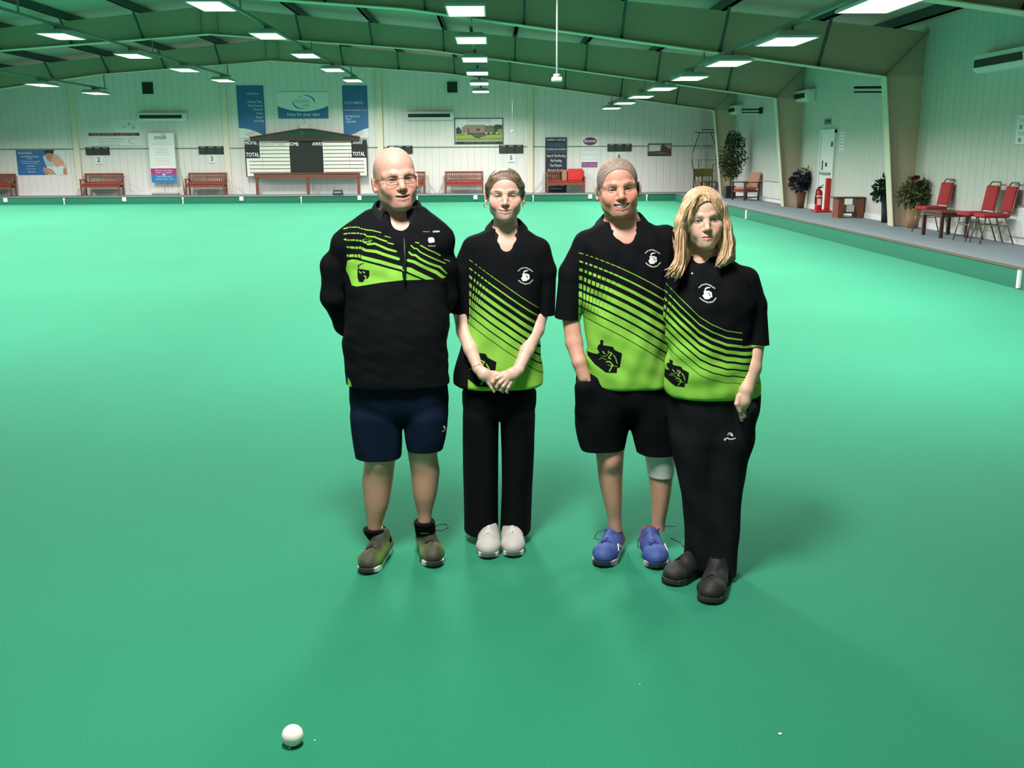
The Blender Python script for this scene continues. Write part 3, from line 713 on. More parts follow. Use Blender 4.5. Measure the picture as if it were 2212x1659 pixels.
for k, (x, lab) in enumerate(BEN):
    loc = (x, 40.16, BZ)
    if k == 0: B0.location = loc; B0['label'] = lab
    else: dup(B0, loc, 0, lab, 'red-brown slatted benches along the end wall')
    c = cushion(1.38 if k < 5 else 1.34, 'red seat cushion, ' + ('at the far left edge', 'on the bench below score panel 2', 'on the bench left of the scoreboard', 'on the bench behind the bald man', 'on the bench below the house picture', 'on the bench by the navy board')[k], .43); c.location = (x, 40.12, BZ + .413)
bm = BM(); box(bm, -.30, .30, -.04, .04, 0, .46, bev=.03)
c = mesh_obj('bench_cushion', bm, C('bright_red_fabric', .60, .03, .03, .8), None, True); c.location = (3.29, 40.22, BZ + .474); c.rotation_euler = (-.12, 0, 0); tag(c, 'upright bright red cushion leaning on the bench back below the purple sign', 'cushion')
bm = BM(); box(bm, -.10, .10, -.03, .03, 0, .42, bev=.02)
c = mesh_obj('bench_cushion', bm, C('tan_fabric', .38, .20, .12, .8), None, True); c.location = (2.86, 40.24, BZ + .474); c.rotation_euler = (-.12, 0, 0); tag(c, 'narrow tan cushion standing beside the bright red upright cushion', 'cushion')

# rink markers ----------------------------------------------------------------------------
for n, (x, lab) in zip('654321', ((3.68, 'right of the grey-haired man'), (-.64, 'right of the bald man'), (-4.99, 'below the right end of the ledge'), (-9.40, 'below the left end of the ledge'), (-13.76, 'below the gap right of bench 2'), (-18.16, 'at the left edge of the picture'))):
    sq = thing('rink_marker', (x, GY1 + DW, .17), 'small white square marker on the far bank ' + lab, 'marker', 'square rink markers on the far bank')
    bm = BM(); box(bm, -.075, .075, -.02, 0, -.075, .075, bev=.012); mesh_obj('plate', bm, M_paper, sq)
    lettering([(n, 0, -.035, .07, 'CENTER')], M_gr, sq, -.0205)
for x, lab in ((5.82, 'near the right corner'), (1.53, 'right of the young woman'), (-2.83, 'behind the bald man'), (-7.17, 'below the scoreboard'), (-11.58, 'at the foot of the white banner'), (-15.99, 'left of the second bench')):
    bm = BM(); box(bm, x - .016, x + .016, GY1 + DW - .03, GY1 + DW, 0.0, .235); box(bm, x - .028, x + .028, GY1 + DW - .032, GY1 + DW, .17, .235)
    tag(mesh_obj('boundary_peg', bm, M_paper), 'thin white boundary peg on the far bank ' + lab, 'peg', 'white boundary pegs')
for y, lab in ((27.3, 'beside the blonde woman'), (12.9, 'at the right edge of the picture')):
    bm = BM(); box(bm, GX1 + DW - .03, GX1 + DW, y - .03, y + .03, 0.0, .235)
    tag(mesh_obj('boundary_peg', bm, M_paper), 'thin white boundary peg on the right bank ' + lab, 'peg', 'white boundary pegs')

# hanging sensor and pendant ---------------------------------------------------------------
sx, sy, sz = at(1203, 176, Y=13)
t = thing('ceiling_sensor', (sx, sy, sz), 'white sensor head hanging on a long thin rod from the roof', 'sensor')
bm = BM(); box(bm, -.065, .065, -.065, .065, 0, .05, bev=.01); lathe(bm, [(.045, .05), (.045, .085), (.03, .09)], seg=16); mesh_obj('sensor_head', bm, M_white, t)
bm = BM(); tube(bm, [(0, 0, .08), (0, 0, under(sx) - sz)], .012, 8); mesh_obj('rod', bm, M_white, t)
px, py, pz = at(1107, 284, Y=37)
t = thing('pendant_lamp', (px, py, pz), 'tiny white pendant on a long thin rod above number 5', 'pendant lamp')
bm = BM(); lathe(bm, [(.07, 0), (.065, .02), (.02, .05), (.015, .06)], seg=14); mesh_obj('lamp_shade', bm, M_white, t)
bm = BM(); tube(bm, [(0, 0, .05), (0, 0, under(px) - pz)], .009, 6); mesh_obj('rod', bm, M_white, t)

# right wall ---------------------------------------------------------------------------------
dy0, dy1 = 26.0, 27.17
t = thing('door_1', (XR, (dy0 + dy1)/2, BZ), None, None); t['kind'] = 'structure'
hw = (dy1 - dy0)/2
bm = BM(); box(bm, -.03, 0, -hw + .08, hw - .08, 0, 2.0); dr = mesh_obj('door_leaf', bm, M_white, t)
bm = BM(); box(bm, -.06, 0, -hw, -hw + .08, 0, 2.08); box(bm, -.06, 0, hw - .08, hw, 0, 2.08); box(bm, -.07, 0, -hw, hw, 2.0, 2.10); mesh_obj('door_frame', bm, M_white, t)
bm = BM(); box(bm, -.10, -.03, -.38, .38, .95, 1.0, bev=.01); mesh_obj('push_bar', bm, M_grey, dr)
bm = BM(); box(bm, -.036, -.03, .28, .36, 1.05, 1.3); box(bm, -.036, -.03, -.05, .09, 1.15, 1.25); box(bm, -.036, -.03, -.42, -.28, 1.65, 1.78); mesh_obj('lock_plate', bm, M_ink, dr)
r0 = at(1807, 312, X=XR); r1 = at(1817, 332, X=XR)
t = thing('notice', (XR, 25.6, 1.75), 'small white notice of dark lines beside the door', 'notice')
bm = BM(); box(bm, -.006, 0, -.17, .17, 0, .5); mesh_obj('sheet', bm, M_paper, t)
lettering([(s, -.0, .42 - .08 * k, .04, 'CENTER', .24) for k, s in enumerate(('FIRE EXIT', 'KEEP CLEAR', 'NO ENTRY', 'PUSH BAR', 'TO OPEN', 'DOOR'))], M_ink, t, -.0065, axis='-X')
t = thing('exit_light', (XR, 26.75, 2.47), 'oval dark green emergency exit light above the door', 'exit light')
bm = BM(); lathe(bm, [(.0, 0), (.09, .01), (.11, .06), (.09, .11), (.0, .12)], seg=20, sx=.6, sy=2.4); mesh_obj('light_cover', bm, C('exit_dark_green', .03, .11, .07, .25), t)
bm = BM(); box(bm, -.02, 0, -.26, .26, -.02, .14, bev=.008); mesh_obj('base_plate', bm, M_grey, t)
# near notice board on the right wall
ny0, ny1 = 16.2, 17.05; nz0, nz1 = 1.86, 2.34
t = thing('notice_board', (XR, (ny0 + ny1)/2, nz0), 'white panel with rounded corners and grey squares at the right edge', 'sign')
bm = BM(); box(bm, -.012, 0, -(ny1-ny0)/2, (ny1-ny0)/2, 0, nz1 - nz0, bev=.03); mesh_obj('panel', bm, M_paper, t)
lettering([('FIRE ACTION', .34, .36, .06, 'LEFT', .6), ('ASSEMBLY POINT', .36, .15, .06, 'LEFT', .68)], M_gr, t, -.0125, axis='-X')
bm = BM()
for y, z in ((.28, .25), (.28, .04), (.05, .25), (.05, .04)): box(bm, -.014, -.012, y - .05, y + .05, z, z + .07)
mesh_obj('symbol', bm, M_gr, t)
def radiator(y0, y1, label):
    t = thing('radiator', (XR - .006, (y0+y1)/2, BZ + .0), label, 'radiator', 'white panel radiators'); h = (y1-y0)/2
    bm = BM(); box(bm, -.06, -.03, -h, h, .12, .62, bev=.008)
    n = int((y1-y0)/.08)
    for k in range(n): y = -h + .05 + k*(2*h-.1)/(n-1); box(bm, -.072, -.06, y - .018, y + .018, .15, .59)
    mesh_obj('panel', bm, M_white, t)
    bm = BM(); box(bm, -.085, -.0, -h - .01, h + .01, .62, .635); mesh_obj('top_grille', bm, M_grey, t)
    bm = BM(); box(bm, -.03, 0, -h + .1, -h + .14, 0.2, .6); box(bm, -.03, 0, h - .14, h - .1, .2, .6); tube(bm, [(-.045, -h + .04, 0), (-.045, -h + .04, .14)], .01, 8); mesh_obj('bracket', bm, M_white, t)
    return t
radiator(29.3, 32.6, 'white ribbed radiator behind the armchair and the far column')
radiator(15.0, 16.95, 'white radiator at the right edge behind the last red chair')

# fire point -----------------------------------------------------------------------------------
M_fred = C('fire_red', .55, .012, .012, .35)
t = thing('extinguisher_stand', (8.60, 26.15, BZ), 'red stand with a tall back post holding a fire extinguisher', 'stand')
bm = BM(); box(bm, -.24, .16, -.22, .22, 0, .06, bev=.015); box(bm, .02, .14, -.14, -.02, .06, .86, bev=.02); mesh_obj('base', bm, M_fred, t)
t = thing('fire_extinguisher', (8.50, 26.2, BZ + .06), 'red fire extinguisher standing on the red base by the door', 'fire extinguisher')
bm = BM(); lathe(bm, [(.0, 0), (.085, .0), (.09, .02), (.09, .42), (.07, .49), (.03, .52), (.02, .55)], seg=20); mesh_obj('cylinder', bm, M_fred, t)
bm = BM(); box(bm, -.02, .09, -.02, .02, .55, .58); bar(bm, (0, 0, .58), (.11, 0, .63), .025, .015); tube(bm, [(-.02, 0, .56), (-.08, -.03, .5), (-.105, -.04, .3), (-.1, -.04, .15)], .012, 8); mesh_obj('valve', bm, M_black, t)
bm = BM(); lathe(bm, [(.0912, .33), (.0912, .36)], seg=20); box(bm, -.06, .03, -.096, -.085, .12, .28); mesh_obj('label_plate', bm, M_paper, t)

# small slab table, coffee table ------------------------------------------------------------------
t = thing('side_table', (8.45, 23.85, BZ), 'low dark brown table with slab sides next to the fire extinguisher', 'table')
zt = .48
bm = BM(); box(bm, -.36, .33, -.22, .22, zt - .03, zt, bev=.006); mesh_obj('table_top', bm, M_dwood, t)
for x in (-.30, .17): bm = BM(); box(bm, x, x + .14, -.20, .20, 0, zt - .03); mesh_obj('side_panel', bm, M_wood, t)
bm = BM(); box(bm, -.16, .17, -.18, .18, .10, .125); mesh_obj('shelf', bm, M_dwood, t)
t = thing('white_box', (8.47, 23.83, BZ + .127), 'small white box on the shelf of the low slab table', 'box')
bm = BM(); box(bm, -.10, .09, -.10, .10, 0, .17, bev=.01); mesh_obj('case', bm, M_white, t)
t = thing('coffee_table', (8.28, 18.25, BZ), 'low dark red coffee table between the red chairs', 'table')
bm = BM(); box(bm, -.28, .28, -.42, .42, .43, .46, bev=.008); box(bm, -.25, .25, -.39, .39, .37, .43); mesh_obj('table_top', bm, mat('dark_red_wood', (.10, .03, .025), .35, noise=.2, nscale=12), t)
for x in (-.23, .23):
    for y in (-.37, .37): bm = BM(); bar(bm, (x, y, 0), (x, y, .38), .055); mesh_obj('leg', bm, mat('dark_red_leg', (.06, .02, .018), .4), t)

# red banquet chairs -----------------------------------------------------------------------------
M_cred = mat('red_chair_fabric', (.36, .022, .03), .85, noise=.15, nscale=60); M_cframe = mat('bronze_tube', (.20, .17, .13), .35, metal=.6)
def red_chair():
    t = thing('banquet_chair', (0, 0, 0), '', 'chair', 'red stacking chairs by the right wall')     # faces -Y
    bm = BM(); box(bm, -.21, .21, -.24, .20, .43, .50, bev=.03); mesh_obj('seat', bm, M_cred, t, True)
    bm = BM()
    pts = [(.0, .50), (-.02, .50)]
    v = box(bm, -.19, .19, -.025, .025, 0, .42, bev=.02)
    for q in bm.verts: q.co.y += .22 + .15 * q.co.z; q.co.x *= 1 - .18 * q.co.z; q.co.z += .52
    mesh_obj('backrest', bm, M_cred, t, True)
    for s in (-1, 1):
        bm = BM(); tube(bm, [(s*.17, -.18, .43), (s*.20, -.25, 0)], .012, 8); mesh_obj('leg', bm, M_cframe, t)
        bm = BM(); tube(bm, [(s*.17, .14, .43), (s*.20, .30, 0)], .012, 8); mesh_obj('leg', bm, M_cframe, t)
    bm = BM(); tube(bm, [(-.18, .19, .44), (-.185, .24, .55), (-.165, .31, .94), (-.13, .325, 1.0), (.13, .325, 1.0), (.165, .31, .94), (.185, .24, .55), (.18, .19, .44)], .012, 8)
    mesh_obj('back_frame', bm, M_cframe, t)
    bm = BM(); tube(bm, [(-.19, -.20, .28), (.19, -.20, .28)], .008, 6); tube(bm, [(-.19, -.2, .3), (-.19, .2, .3)], .008, 6); tube(bm, [(.19, -.2, .3), (.19, .2, .3)], .008, 6); mesh_obj('stretcher', bm, M_cframe, t)
    return t
rc = red_chair()
for k, (x, y, rz, lab) in enumerate(((8.42, 19.2, -1.45, 'red stacking chair left of the coffee table'), (8.36, 17.30, -1.50, 'red stacking chair just right of the coffee table'), (8.40, 16.78, -1.62, 'red stacking chair furthest right, nearest to the viewer'))):
    if k == 0: rc.location = (x, y, BZ); rc.rotation_euler = (0, 0, rz); rc['label'] = lab
    else: dup(rc, (x, y, BZ), rz, lab)

# armchair ------------------------------------------------------------------------------------------
t = thing('wooden_armchair', (8.28, 33.0, BZ), 'wooden armchair with a rust woven back and pink seat cushion by the radiator', 'chair', rz=-1.15)
bm = BM()
v = box(bm, -.27, .27, -.02, .02, 0, .50, bev=.01)
for q in bm.verts: q.co.y += .25 + .28 * q.co.z; q.co.z += .38
mesh_obj('backrest', bm, M_wood2, t)
bm = BM(); box(bm, -.26, .26, -.28, .24, .34, .42, bev=.03); mesh_obj('seat_cushion', bm, C('pink_fabric', .50, .14, .13, .85), t, True)
bm = BM(); box(bm, -.28, .28, -.28, .26, .26, .33); mesh_obj('seat_frame', bm, M_wood, t)
for s in (-1, 1):
    bm = BM(); bar(bm, (s*.31, -.28, 0), (s*.31, -.28, .56), .045); mesh_obj('leg', bm, M_dwood, t)
    bm = BM(); bar(bm, (s*.31, .28, 0), (s*.31, .30, .56), .045); mesh_obj('leg', bm, M_dwood, t)
    bm = BM(); bar(bm, (s*.31, -.36, .575), (s*.31, .42, .575), .07, .03); bar(bm, (s*.31, -.28, .10), (s*.31, .28, .10), .03, .04); mesh_obj('armrest', bm, M_dwood, t)

# plants ----------------------------------------------------------------------------------------------
random.seed(4)
def keep_clear(bm, loc):
    for v in bm.verts:
        if v.co.x > XR - loc[0] - .03: v.co.x = XR - loc[0] - .03 - .05 * random.random()
def leaves(bm, centres, n, L, W, mi=0, droop=.3):
    for _ in range(n):
        c, R = random.choice(centres)
        d = Vector((random.gauss(0, 1), random.gauss(0, 1), random.gauss(0, 1))).normalized()
        p = Vector(c) + d * R * (random.random() ** .4)
        ax = (d + Vector((random.uniform(-.6, .6), random.uniform(-.6, .6), random.uniform(-.9, .3) - droop))).normalized()
        sd = ax.orthogonal(); sd.rotate(Matrix.Rotation(random.uniform(0, 6.28), 3, ax)); sd.normalize()
        l, w = L * random.uniform(.7, 1.2), W * random.uniform(.7, 1.2); up = ax.cross(sd) * w * .35
        a, b, c2, e = p, p + ax * l * .5 + sd * w/2 + up, p + ax * l, p + ax * l * .5 - sd * w/2 + up
        V = [bm.verts.new(q) for q in (a, b, c2, e)]
        f = bm.faces.new(V[:3]); f.material_index = mi; f = bm.faces.new((V[0], V[2], V[3])); f.material_index = mi
M_leaf = mat('dark_leaf', (.022, .050, .018), .5, noise=.3, nscale=5); M_leaf2 = mat('olive_leaf', (.06, .075, .022), .5, noise=.3, nscale=5); M_bark = mat('bark', (.14, .10, .06), .8, noise=.3, nscale=20)
fx, fy = 8.14, 34.6
t = thing('potted_tree', (fx, fy, BZ), 'tall leafy potted tree in a black square pot by the far column', 'potted tree')
bm = BM(); v = box(bm, -.17, .17, -.17, .17, 0, .40, bev=.012)
mesh_obj('pot', bm, C('black_pot', .015, .015, .018, .4), t)
bm = BM(); box(bm, -.155, .155, -.155, .155, .401, .41); mesh_obj('soil', bm, M_bark, t)
bm = BM(); tube(bm, [(0, 0, .40), (.02, .0, .7), (-.01, .02, 1.1), (.04, 0, 1.6)], [.03, .025, .02, .012], 8)
for a in range(9):
    z = .75 + a * .13; an = a * 2.4; tube(bm, [(0, 0, z), (math.cos(an)*.22, math.sin(an)*.22, z + .22), (math.cos(an)*.36, math.sin(an)*.3, z + .42)], [.012, .008, .004], 6)
mesh_obj('stem', bm, M_bark, t)
bm = BM(); leaves(bm, [((.12, 0, 1.75), .38), ((.0, 0, 1.45), .42), ((.16, 0, 1.35), .36), ((-.05, 0, 1.15), .34), ((.05, .0, 1.95), .25)], 1500, .11, .045)
mesh_obj('foliage', bm, M_leaf, t)
bm = BM(); leaves(bm, [((-.02, 0, .85), .26), ((.12, 0, .9), .22), ((-.1, 0, 1.0), .25)], 420, .11, .045); mesh_obj('foliage', bm, M_leaf2, t)

def flower_head(bm, c, r, mi=0, n=26):
    """layered petals around a centre"""
    for k in range(n):
        a = k * 2.4; rr = r * math.sqrt((k + 1) / n); el = 1.2 - 1.1 * (k / n)
        d = Vector((math.cos(a) * math.cos(el), math.sin(a) * math.cos(el), math.sin(el)))
        s = d.orthogonal().normalized(); p = Vector(c) + d * rr * .35; q = Vector(c) + d * rr
        V = [bm.verts.new(x) for x in (p, p + (q - p) * .6 + s * r * .33, q + Vector((0, 0, r * .15)), p + (q - p) * .6 - s * r * .33)]
        f = bm.faces.new(V); f.material_index = mi
def flowerpot(loc, label, potm, heads, leafm, spikes, pot_r=.15, pot_h=.42, spread=.3, zc=.75):
    t = thing('flower_arrangement', loc, label, 'flower arrangement')
    bm = BM(); lathe(bm, [(.0, 0), (pot_r*.72, 0), (pot_r*.85, pot_h*.5), (pot_r, pot_h*.85), (pot_r*1.08, pot_h*.9), (pot_r*1.05, pot_h), (pot_r*.9, pot_h), (pot_r*.85, pot_h*.9), (0, pot_h*.88)], seg=24); mesh_obj('pot', bm, potm, t)
    bm = BM(); leaves(bm, [((0, 0, zc), spread), ((-.1, 0, zc - .1), spread*.8), ((.12, 0, zc - .05), spread*.8)], 520, .12, .05, droop=0)
    for k in range(spikes):
        a = random.uniform(0, 6.28); rr = random.uniform(.1, spread * 1.15); h = random.uniform(.1, .42)
        tube(bm, [(0, 0, pot_h), (math.cos(a)*rr*.6, math.sin(a)*rr*.4, zc), (math.cos(a)*rr, math.sin(a)*rr*.6, zc + h)], [.006, .005, .002], 5)
    keep_clear(bm, loc); mesh_obj('foliage', bm, leafm, t)
    for m, pts, r in heads:
        for c in pts:
            bm = BM(); tube(bm, [(c[0]*.3, c[1]*.3, pot_h), (c[0]*.8, c[1]*.8, c[2] - .1), c], .005, 5); flower_head(bm, c, r); flower_head(bm, (c[0], c[1]-.03, c[2]-.02), r*.85); keep_clear(bm, loc); mesh_obj('flower', bm, m, t)
    return t
cream_f, red_f, blue_f, pink_f = C('cream_petal', .62, .58, .30, .7), C('dark_red_petal', .16, .02, .02, .7), C('slate_petal', .05, .06, .09, .7), C('dusty_pink_petal', .35, .2, .2, .7)
flowerpot((8.60, 28.05, BZ), 'dark blue flower arrangement with one cream bloom in a brown pot', mat('brown_pot', (.13, .055, .03), .6), [(cream_f, [(-.02, -.05, 1.05)], .11), (blue_f, [(-.2, -.1, .92), (.18, -.1, .92), (-.15, -.15, .72), (.12, -.15, .75), (.02, -.2, .85), (.24, 0, .8), (-.25, 0, .8)], .12), (pink_f, [(-.2, -.12, .62), (.26, -.05, .88)], .06)], C('slate_leaf', .012, .018, .022), 14, .13, .45, .26, .78)
flowerpot((8.56, 20.35, BZ), 'red and cream flower arrangement with grasses in a tan pot', mat('tan_pot', (.36, .20, .10), .6), [(red_f, [(-.05, -.05, .98), (.04, -.08, .86), (.1, 0, .9), (.0, 0, 1.0)], .09), (cream_f, [(-.22, -.12, .66), (.0, -.16, .50), (-.06, -.15, .70), (-.18, -.1, .56), (.02, -.15, .66)], .06), (C('gold_petal', .5, .38, .1, .7), [(.2, -.05, .92), (.26, 0, .84)], .08)], M_leaf2, 40, .15, .40, .28, .72)
t = flowerpot((8.62, 22.0, BZ), 'dark trailing plant on a stand half hidden by the near column', C('slim_dark_stand', .03, .03, .03), [(C('black_petal', .02, .02, .02), [(-.1, 0, .88), (0, -.05, .92)], .1)], C('dark_leaf_two', .015, .03, .018), 10, .09, .5, .24, .75)

# ladder and stacked chairs in the corner -------------------------------------------------------------
def P(u, v, Y): q = at(1480 + u / 7.213, 220 + v / 7.213, Y=Y); return (q[0], q[1], q[2])
t = thing('folding_scaffold', (0, 0, 0), 'dark folding scaffold frame standing in the far right corner', 'scaffold')
Yl = 39.9
def seg_bar(pts, name, w=.025):
    bm = BM()
    for a, b in zip(pts, pts[1:]): bar(bm, P(*a, Yl), P(*b, Yl), w)
    mesh_obj(name, bm, M_dks, t)
M_dks = mat('dull_steel', (.05, .06, .055), .5, metal=.3)
seg_bar([(150, 475), (490, 480)], 'top_rail', .03); seg_bar([(265, 435), (480, 435)], 'top_rail', .03)
seg_bar([(225, 480), (120, 780)], 'strut'); seg_bar([(400, 480), (480, 700)], 'strut'); seg_bar([(105, 905), (185, 1395)], 'strut', .03); seg_bar([(215, 920), (195, 1395)], 'strut')
seg_bar([(445, 965), (400, 1095), (330, 1395)], 'strut'); seg_bar([(120, 780), (105, 905)], 'strut', .015); seg_bar([(480, 700), (480, 1395)], 'strut', .018)
for v in (720, 905, 1080, 1260): seg_bar([(110, v), (485, v)], 'rung', .012)
t = thing('stacked_chair', (8.05, 38.9, BZ), 'brown wooden chair with olive cushion stacked by the far corner post', 'chair', 'stacked wooden chairs in the far corner', rz=.5)
M_olive = C('olive_fabric', .20, .17, .04, .85)
bm = BM(); box(bm, -.22, .22, -.22, .22, .40, .45, bev=.015); mesh_obj('seat', bm, M_olive, t)
bm = BM(); box(bm, -.22, .22, .20, .24, .62, .92, bev=.015); mesh_obj('backrest', bm, M_olive, t)
for x in (-.21, .21):
    for y, h in ((-.2, .42), (.22, .92)): bm = BM(); bar(bm, (x, y, 0), (x, y, h), .035); mesh_obj('leg', bm, M_dwood, t)
bm = BM(); bar(bm, (-.21, -.2, .2), (.21, -.2, .2), .025); bar(bm, (-.21, .22, .2), (.21, .22, .2), .025); bar(bm, (-.21, -.2, .25), (-.21, .22, .25), .025); bar(bm, (.21, -.2, .25), (.21, .22, .25), .025); mesh_obj('stretcher', bm, M_dwood, t)
dup(t, (8.45, 39.4, BZ), .2, 'brown wooden chair with olive cushion nearest the right wall in the corner')

# jack and specks --------------------------------------------------------------------------------------
c = at(632, 1588, Y=2.76); rr = .0325
bx, by = at(632, 1612.5, Z=0)[:2]
bm = BM(); bmesh.ops.create_uvsphere(bm, u_segments=48, v_segments=32, radius=rr)
o = mesh_obj('jack_ball', bm, mat('jack_white', (.86, .80, .70), .35, noise=.03, nscale=30), None, True); o.location = (at(632, 1588, Z=rr)[0], at(632, 1588, Z=rr)[1], rr - .0006)
tag(o, 'white jack ball lying on the green carpet in the foreground', 'ball')
for px, py, s, lab in ((626, 1617, .0035, 'tiny white speck in front of the jack ball'), (1685, 1586, .0055, 'tiny white speck on the carpet at the lower right'), (680, 1599, .0025, 'tiny pale speck just right of the jack ball'), (1382, 1478, .002, 'tiny pale speck below the blue shoes')):
    q = at(px, py, Z=0); bm = BM(); bmesh.ops.create_icosphere(bm, subdivisions=2, radius=s)
    for v in bm.verts: v.co = Vector((v.co.x * random.uniform(.8, 1.3), v.co.y, v.co.z * .45))
    o = mesh_obj('carpet_speck', bm, M_paper, None, True); o.location = (q[0], q[1], s * .35); tag(o, lab, 'speck')
# ---------------------------------------------------------------- smooth solid modelling for bodies and clothes
class Field:
    """a distance grid that solids are blended into; mesh() skins it as one continuous surface"""
    def __init__(s, lo, hi, h):
        s.h = h; s.lo = np.array(lo, float); s.n = np.ceil((np.array(hi) - s.lo) / h).astype(int) + 1
        s.d = np.full(s.n, 0.1, np.float32)
        s.ax = [s.lo[i] + h * np.arange(s.n[i]) for i in range(3)]
    def sub(s, lo, hi, m):
        a = np.clip(np.floor((np.array(lo) - m - s.lo) / s.h).astype(int), 0, s.n); b = np.clip(np.ceil((np.array(hi) + m - s.lo) / s.h).astype(int) + 1, 0, s.n)
        sl = tuple(slice(a[i], b[i]) for i in range(3))
        X = s.ax[0][sl[0]][:, None, None].astype(np.float32); Y = s.ax[1][sl[1]][None, :, None].astype(np.float32); Z = s.ax[2][sl[2]][None, None, :].astype(np.float32)
        return sl, X, Y, Z
    def put(s, sl, d, k, op='u'):
        a = s.d[sl]
        if a.size == 0: return
        if op == 'u':
            r = np.minimum(a, d)
            if k: h = np.maximum(k - np.abs(a - d), 0) / k; r = r - h * h * k * .25
        elif op == 's':
            d = -d; r = np.maximum(a, d)
            if k: h = np.maximum(k - np.abs(a - d), 0) / k; r = r + h * h * k * .25
        s.d[sl] = r
    def cap(s, p, q, r1, r2=None, k=.01, op='u', flat=(1, 1), cut=None):
        p, q = np.array(p, float), np.array(q, float); r2 = r1 if r2 is None else r2; rm = max(r1, r2)
        sl, X, Y, Z = s.sub(np.minimum(p, q) - rm, np.maximum(p, q) + rm, k + 3 * s.h + .012)
        v = q - p; L2 = max(v @ v, 1e-9)
        t = np.clip(((X - p[0]) * v[0] + (Y - p[1]) * v[1] + (Z - p[2]) * v[2]) / L2, 0, 1)
        d = np.sqrt((X - p[0] - t * v[0]) ** 2 + ((Y - p[1] - t * v[1]) / flat[1]) ** 2 + (Z - p[2] - t * v[2]) ** 2) - (r1 + (r2 - r1) * t)
        if cut is not None:
            c, n = np.array(cut[0], float), np.array(cut[1], float); n = n / np.linalg.norm(n)
            d = np.maximum(d, (X - c[0]) * n[0] + (Y - c[1]) * n[1] + (Z - c[2]) * n[2])
        s.put(sl, d.astype(np.float32), k, op)
    def chain(s, pts, rs, k=.01, op='u', **kw):
        for a, b, r, t in zip(pts, pts[1:], rs, rs[1:]): s.cap(a, b, r, t, k, op, **kw)
    def ell(s, c, r, k=.01, op='u', R=None):
        c, r = np.array(c, float), np.array(r, float); m = r.max()
        sl, X, Y, Z = s.sub(c - m, c + m, k + 3 * s.h + .012)
        X, Y, Z = X - c[0], Y - c[1], Z - c[2]
        if R is not None: X, Y, Z = (R[0][0] * X + R[1][0] * Y + R[2][0] * Z, R[0][1] * X + R[1][1] * Y + R[2][1] * Z, R[0][2] * X + R[1][2] * Y + R[2][2] * Z)
        k0 = np.sqrt((X / r[0]) ** 2 + (Y / r[1]) ** 2 + (Z / r[2]) ** 2); k1 = np.sqrt((X / r[0] ** 2) ** 2 + (Y / r[1] ** 2) ** 2 + (Z / r[2] ** 2) ** 2)
        s.put(sl, (k0 * (k0 - 1) / np.maximum(k1, 1e-6)).astype(np.float32), k, op)
    def stack(s, rows, k=.02, op='u', n=2.3, off=0.0, wob=None, zcut=True, rnd=0.0):
        """rows: (z, cx, cy, rx, ry), horizontal slices of one solid"""
        A = np.array(sorted(rows), float)
        lo = [(A[:, 1] - A[:, 3]).min(), (A[:, 2] - A[:, 4]).min(), A[0, 0]]; hi = [(A[:, 1] + A[:, 3]).max(), (A[:, 2] + A[:, 4]).max(), A[-1, 0]]
        sl, X, Y, Z = s.sub(lo, hi, k + 4 * s.h + .012)
        z = Z.ravel(); I = [np.interp(z, A[:, 0], A[:, i])[None, None, :].astype(np.float32) for i in range(1, 5)]
        # smooth the profile a little so no measured slice shows as a crease
        w = max(int(.022 / s.h), 1); kern = np.ones(2 * w + 1) / (2 * w + 1)
        sg = np.concatenate([z[0] + s.h * np.arange(-w, 0), z, z[-1] + s.h * np.arange(1, w + 1)])
        I = [np.convolve(np.interp(sg, A[:, 0], A[:, i]), kern, 'valid')[None, None, :].astype(np.float32) for i in range(1, 5)]
        rx, ry = I[2] + off, I[3] + off
        u, v = np.abs(X - I[0]) / rx, np.abs(Y - I[1]) / ry
        d = ((u ** n + v ** n) ** (1 / n) - 1) * np.minimum(rx, ry)
        if wob is not None: d = d + wob(X, Y, Z, I)
        if zcut: 
            e = np.maximum(Z - A[-1, 0], A[0, 0] - Z)
            if rnd:
                h = np.maximum(rnd - np.abs(d - e), 0) / rnd; d = np.maximum(d, e) + h * h * rnd * .25
            else: d = np.maximum(d, e)
        s.put(sl, d.astype(np.float32), k, op)
    def mesh(s):
        d = s.d; ins = d < 0
        n = s.n
        c = np.zeros(n - 1, np.int8)
        for i in (0, 1):
            for j in (0, 1):
                for k in (0, 1): c += ins[i:n[0]-1+i, j:n[1]-1+j, k:n[2]-1+k]
        act = (c > 0) & (c < 8); idx = np.argwhere(act)
        ids = np.full(act.shape, -1, np.int32); ids[act] = np.arange(len(idx))
        acc = np.zeros((len(idx), 3)); cnt = np.zeros(len(idx))
        co = [(i, j, k) for i in (0, 1) for j in (0, 1) for k in (0, 1)]
        D = {q: d[idx[:, 0] + q[0], idx[:, 1] + q[1], idx[:, 2] + q[2]].astype(float) for q in co}
        for a in co:
            for ax in range(3):
                if a[ax] == 0:
                    b = list(a); b[ax] = 1; b = tuple(b)
                    m = (D[a] < 0) != (D[b] < 0)
                    t = D[a][m] / (D[a][m] - D[b][m])
                    P = np.tile(np.array(a, float), (m.sum(), 1)); P[:, ax] += t
                    acc[m] += P; cnt[m] += 1
        V = s.lo + (idx + acc / cnt[:, None]) * s.h
        F = []
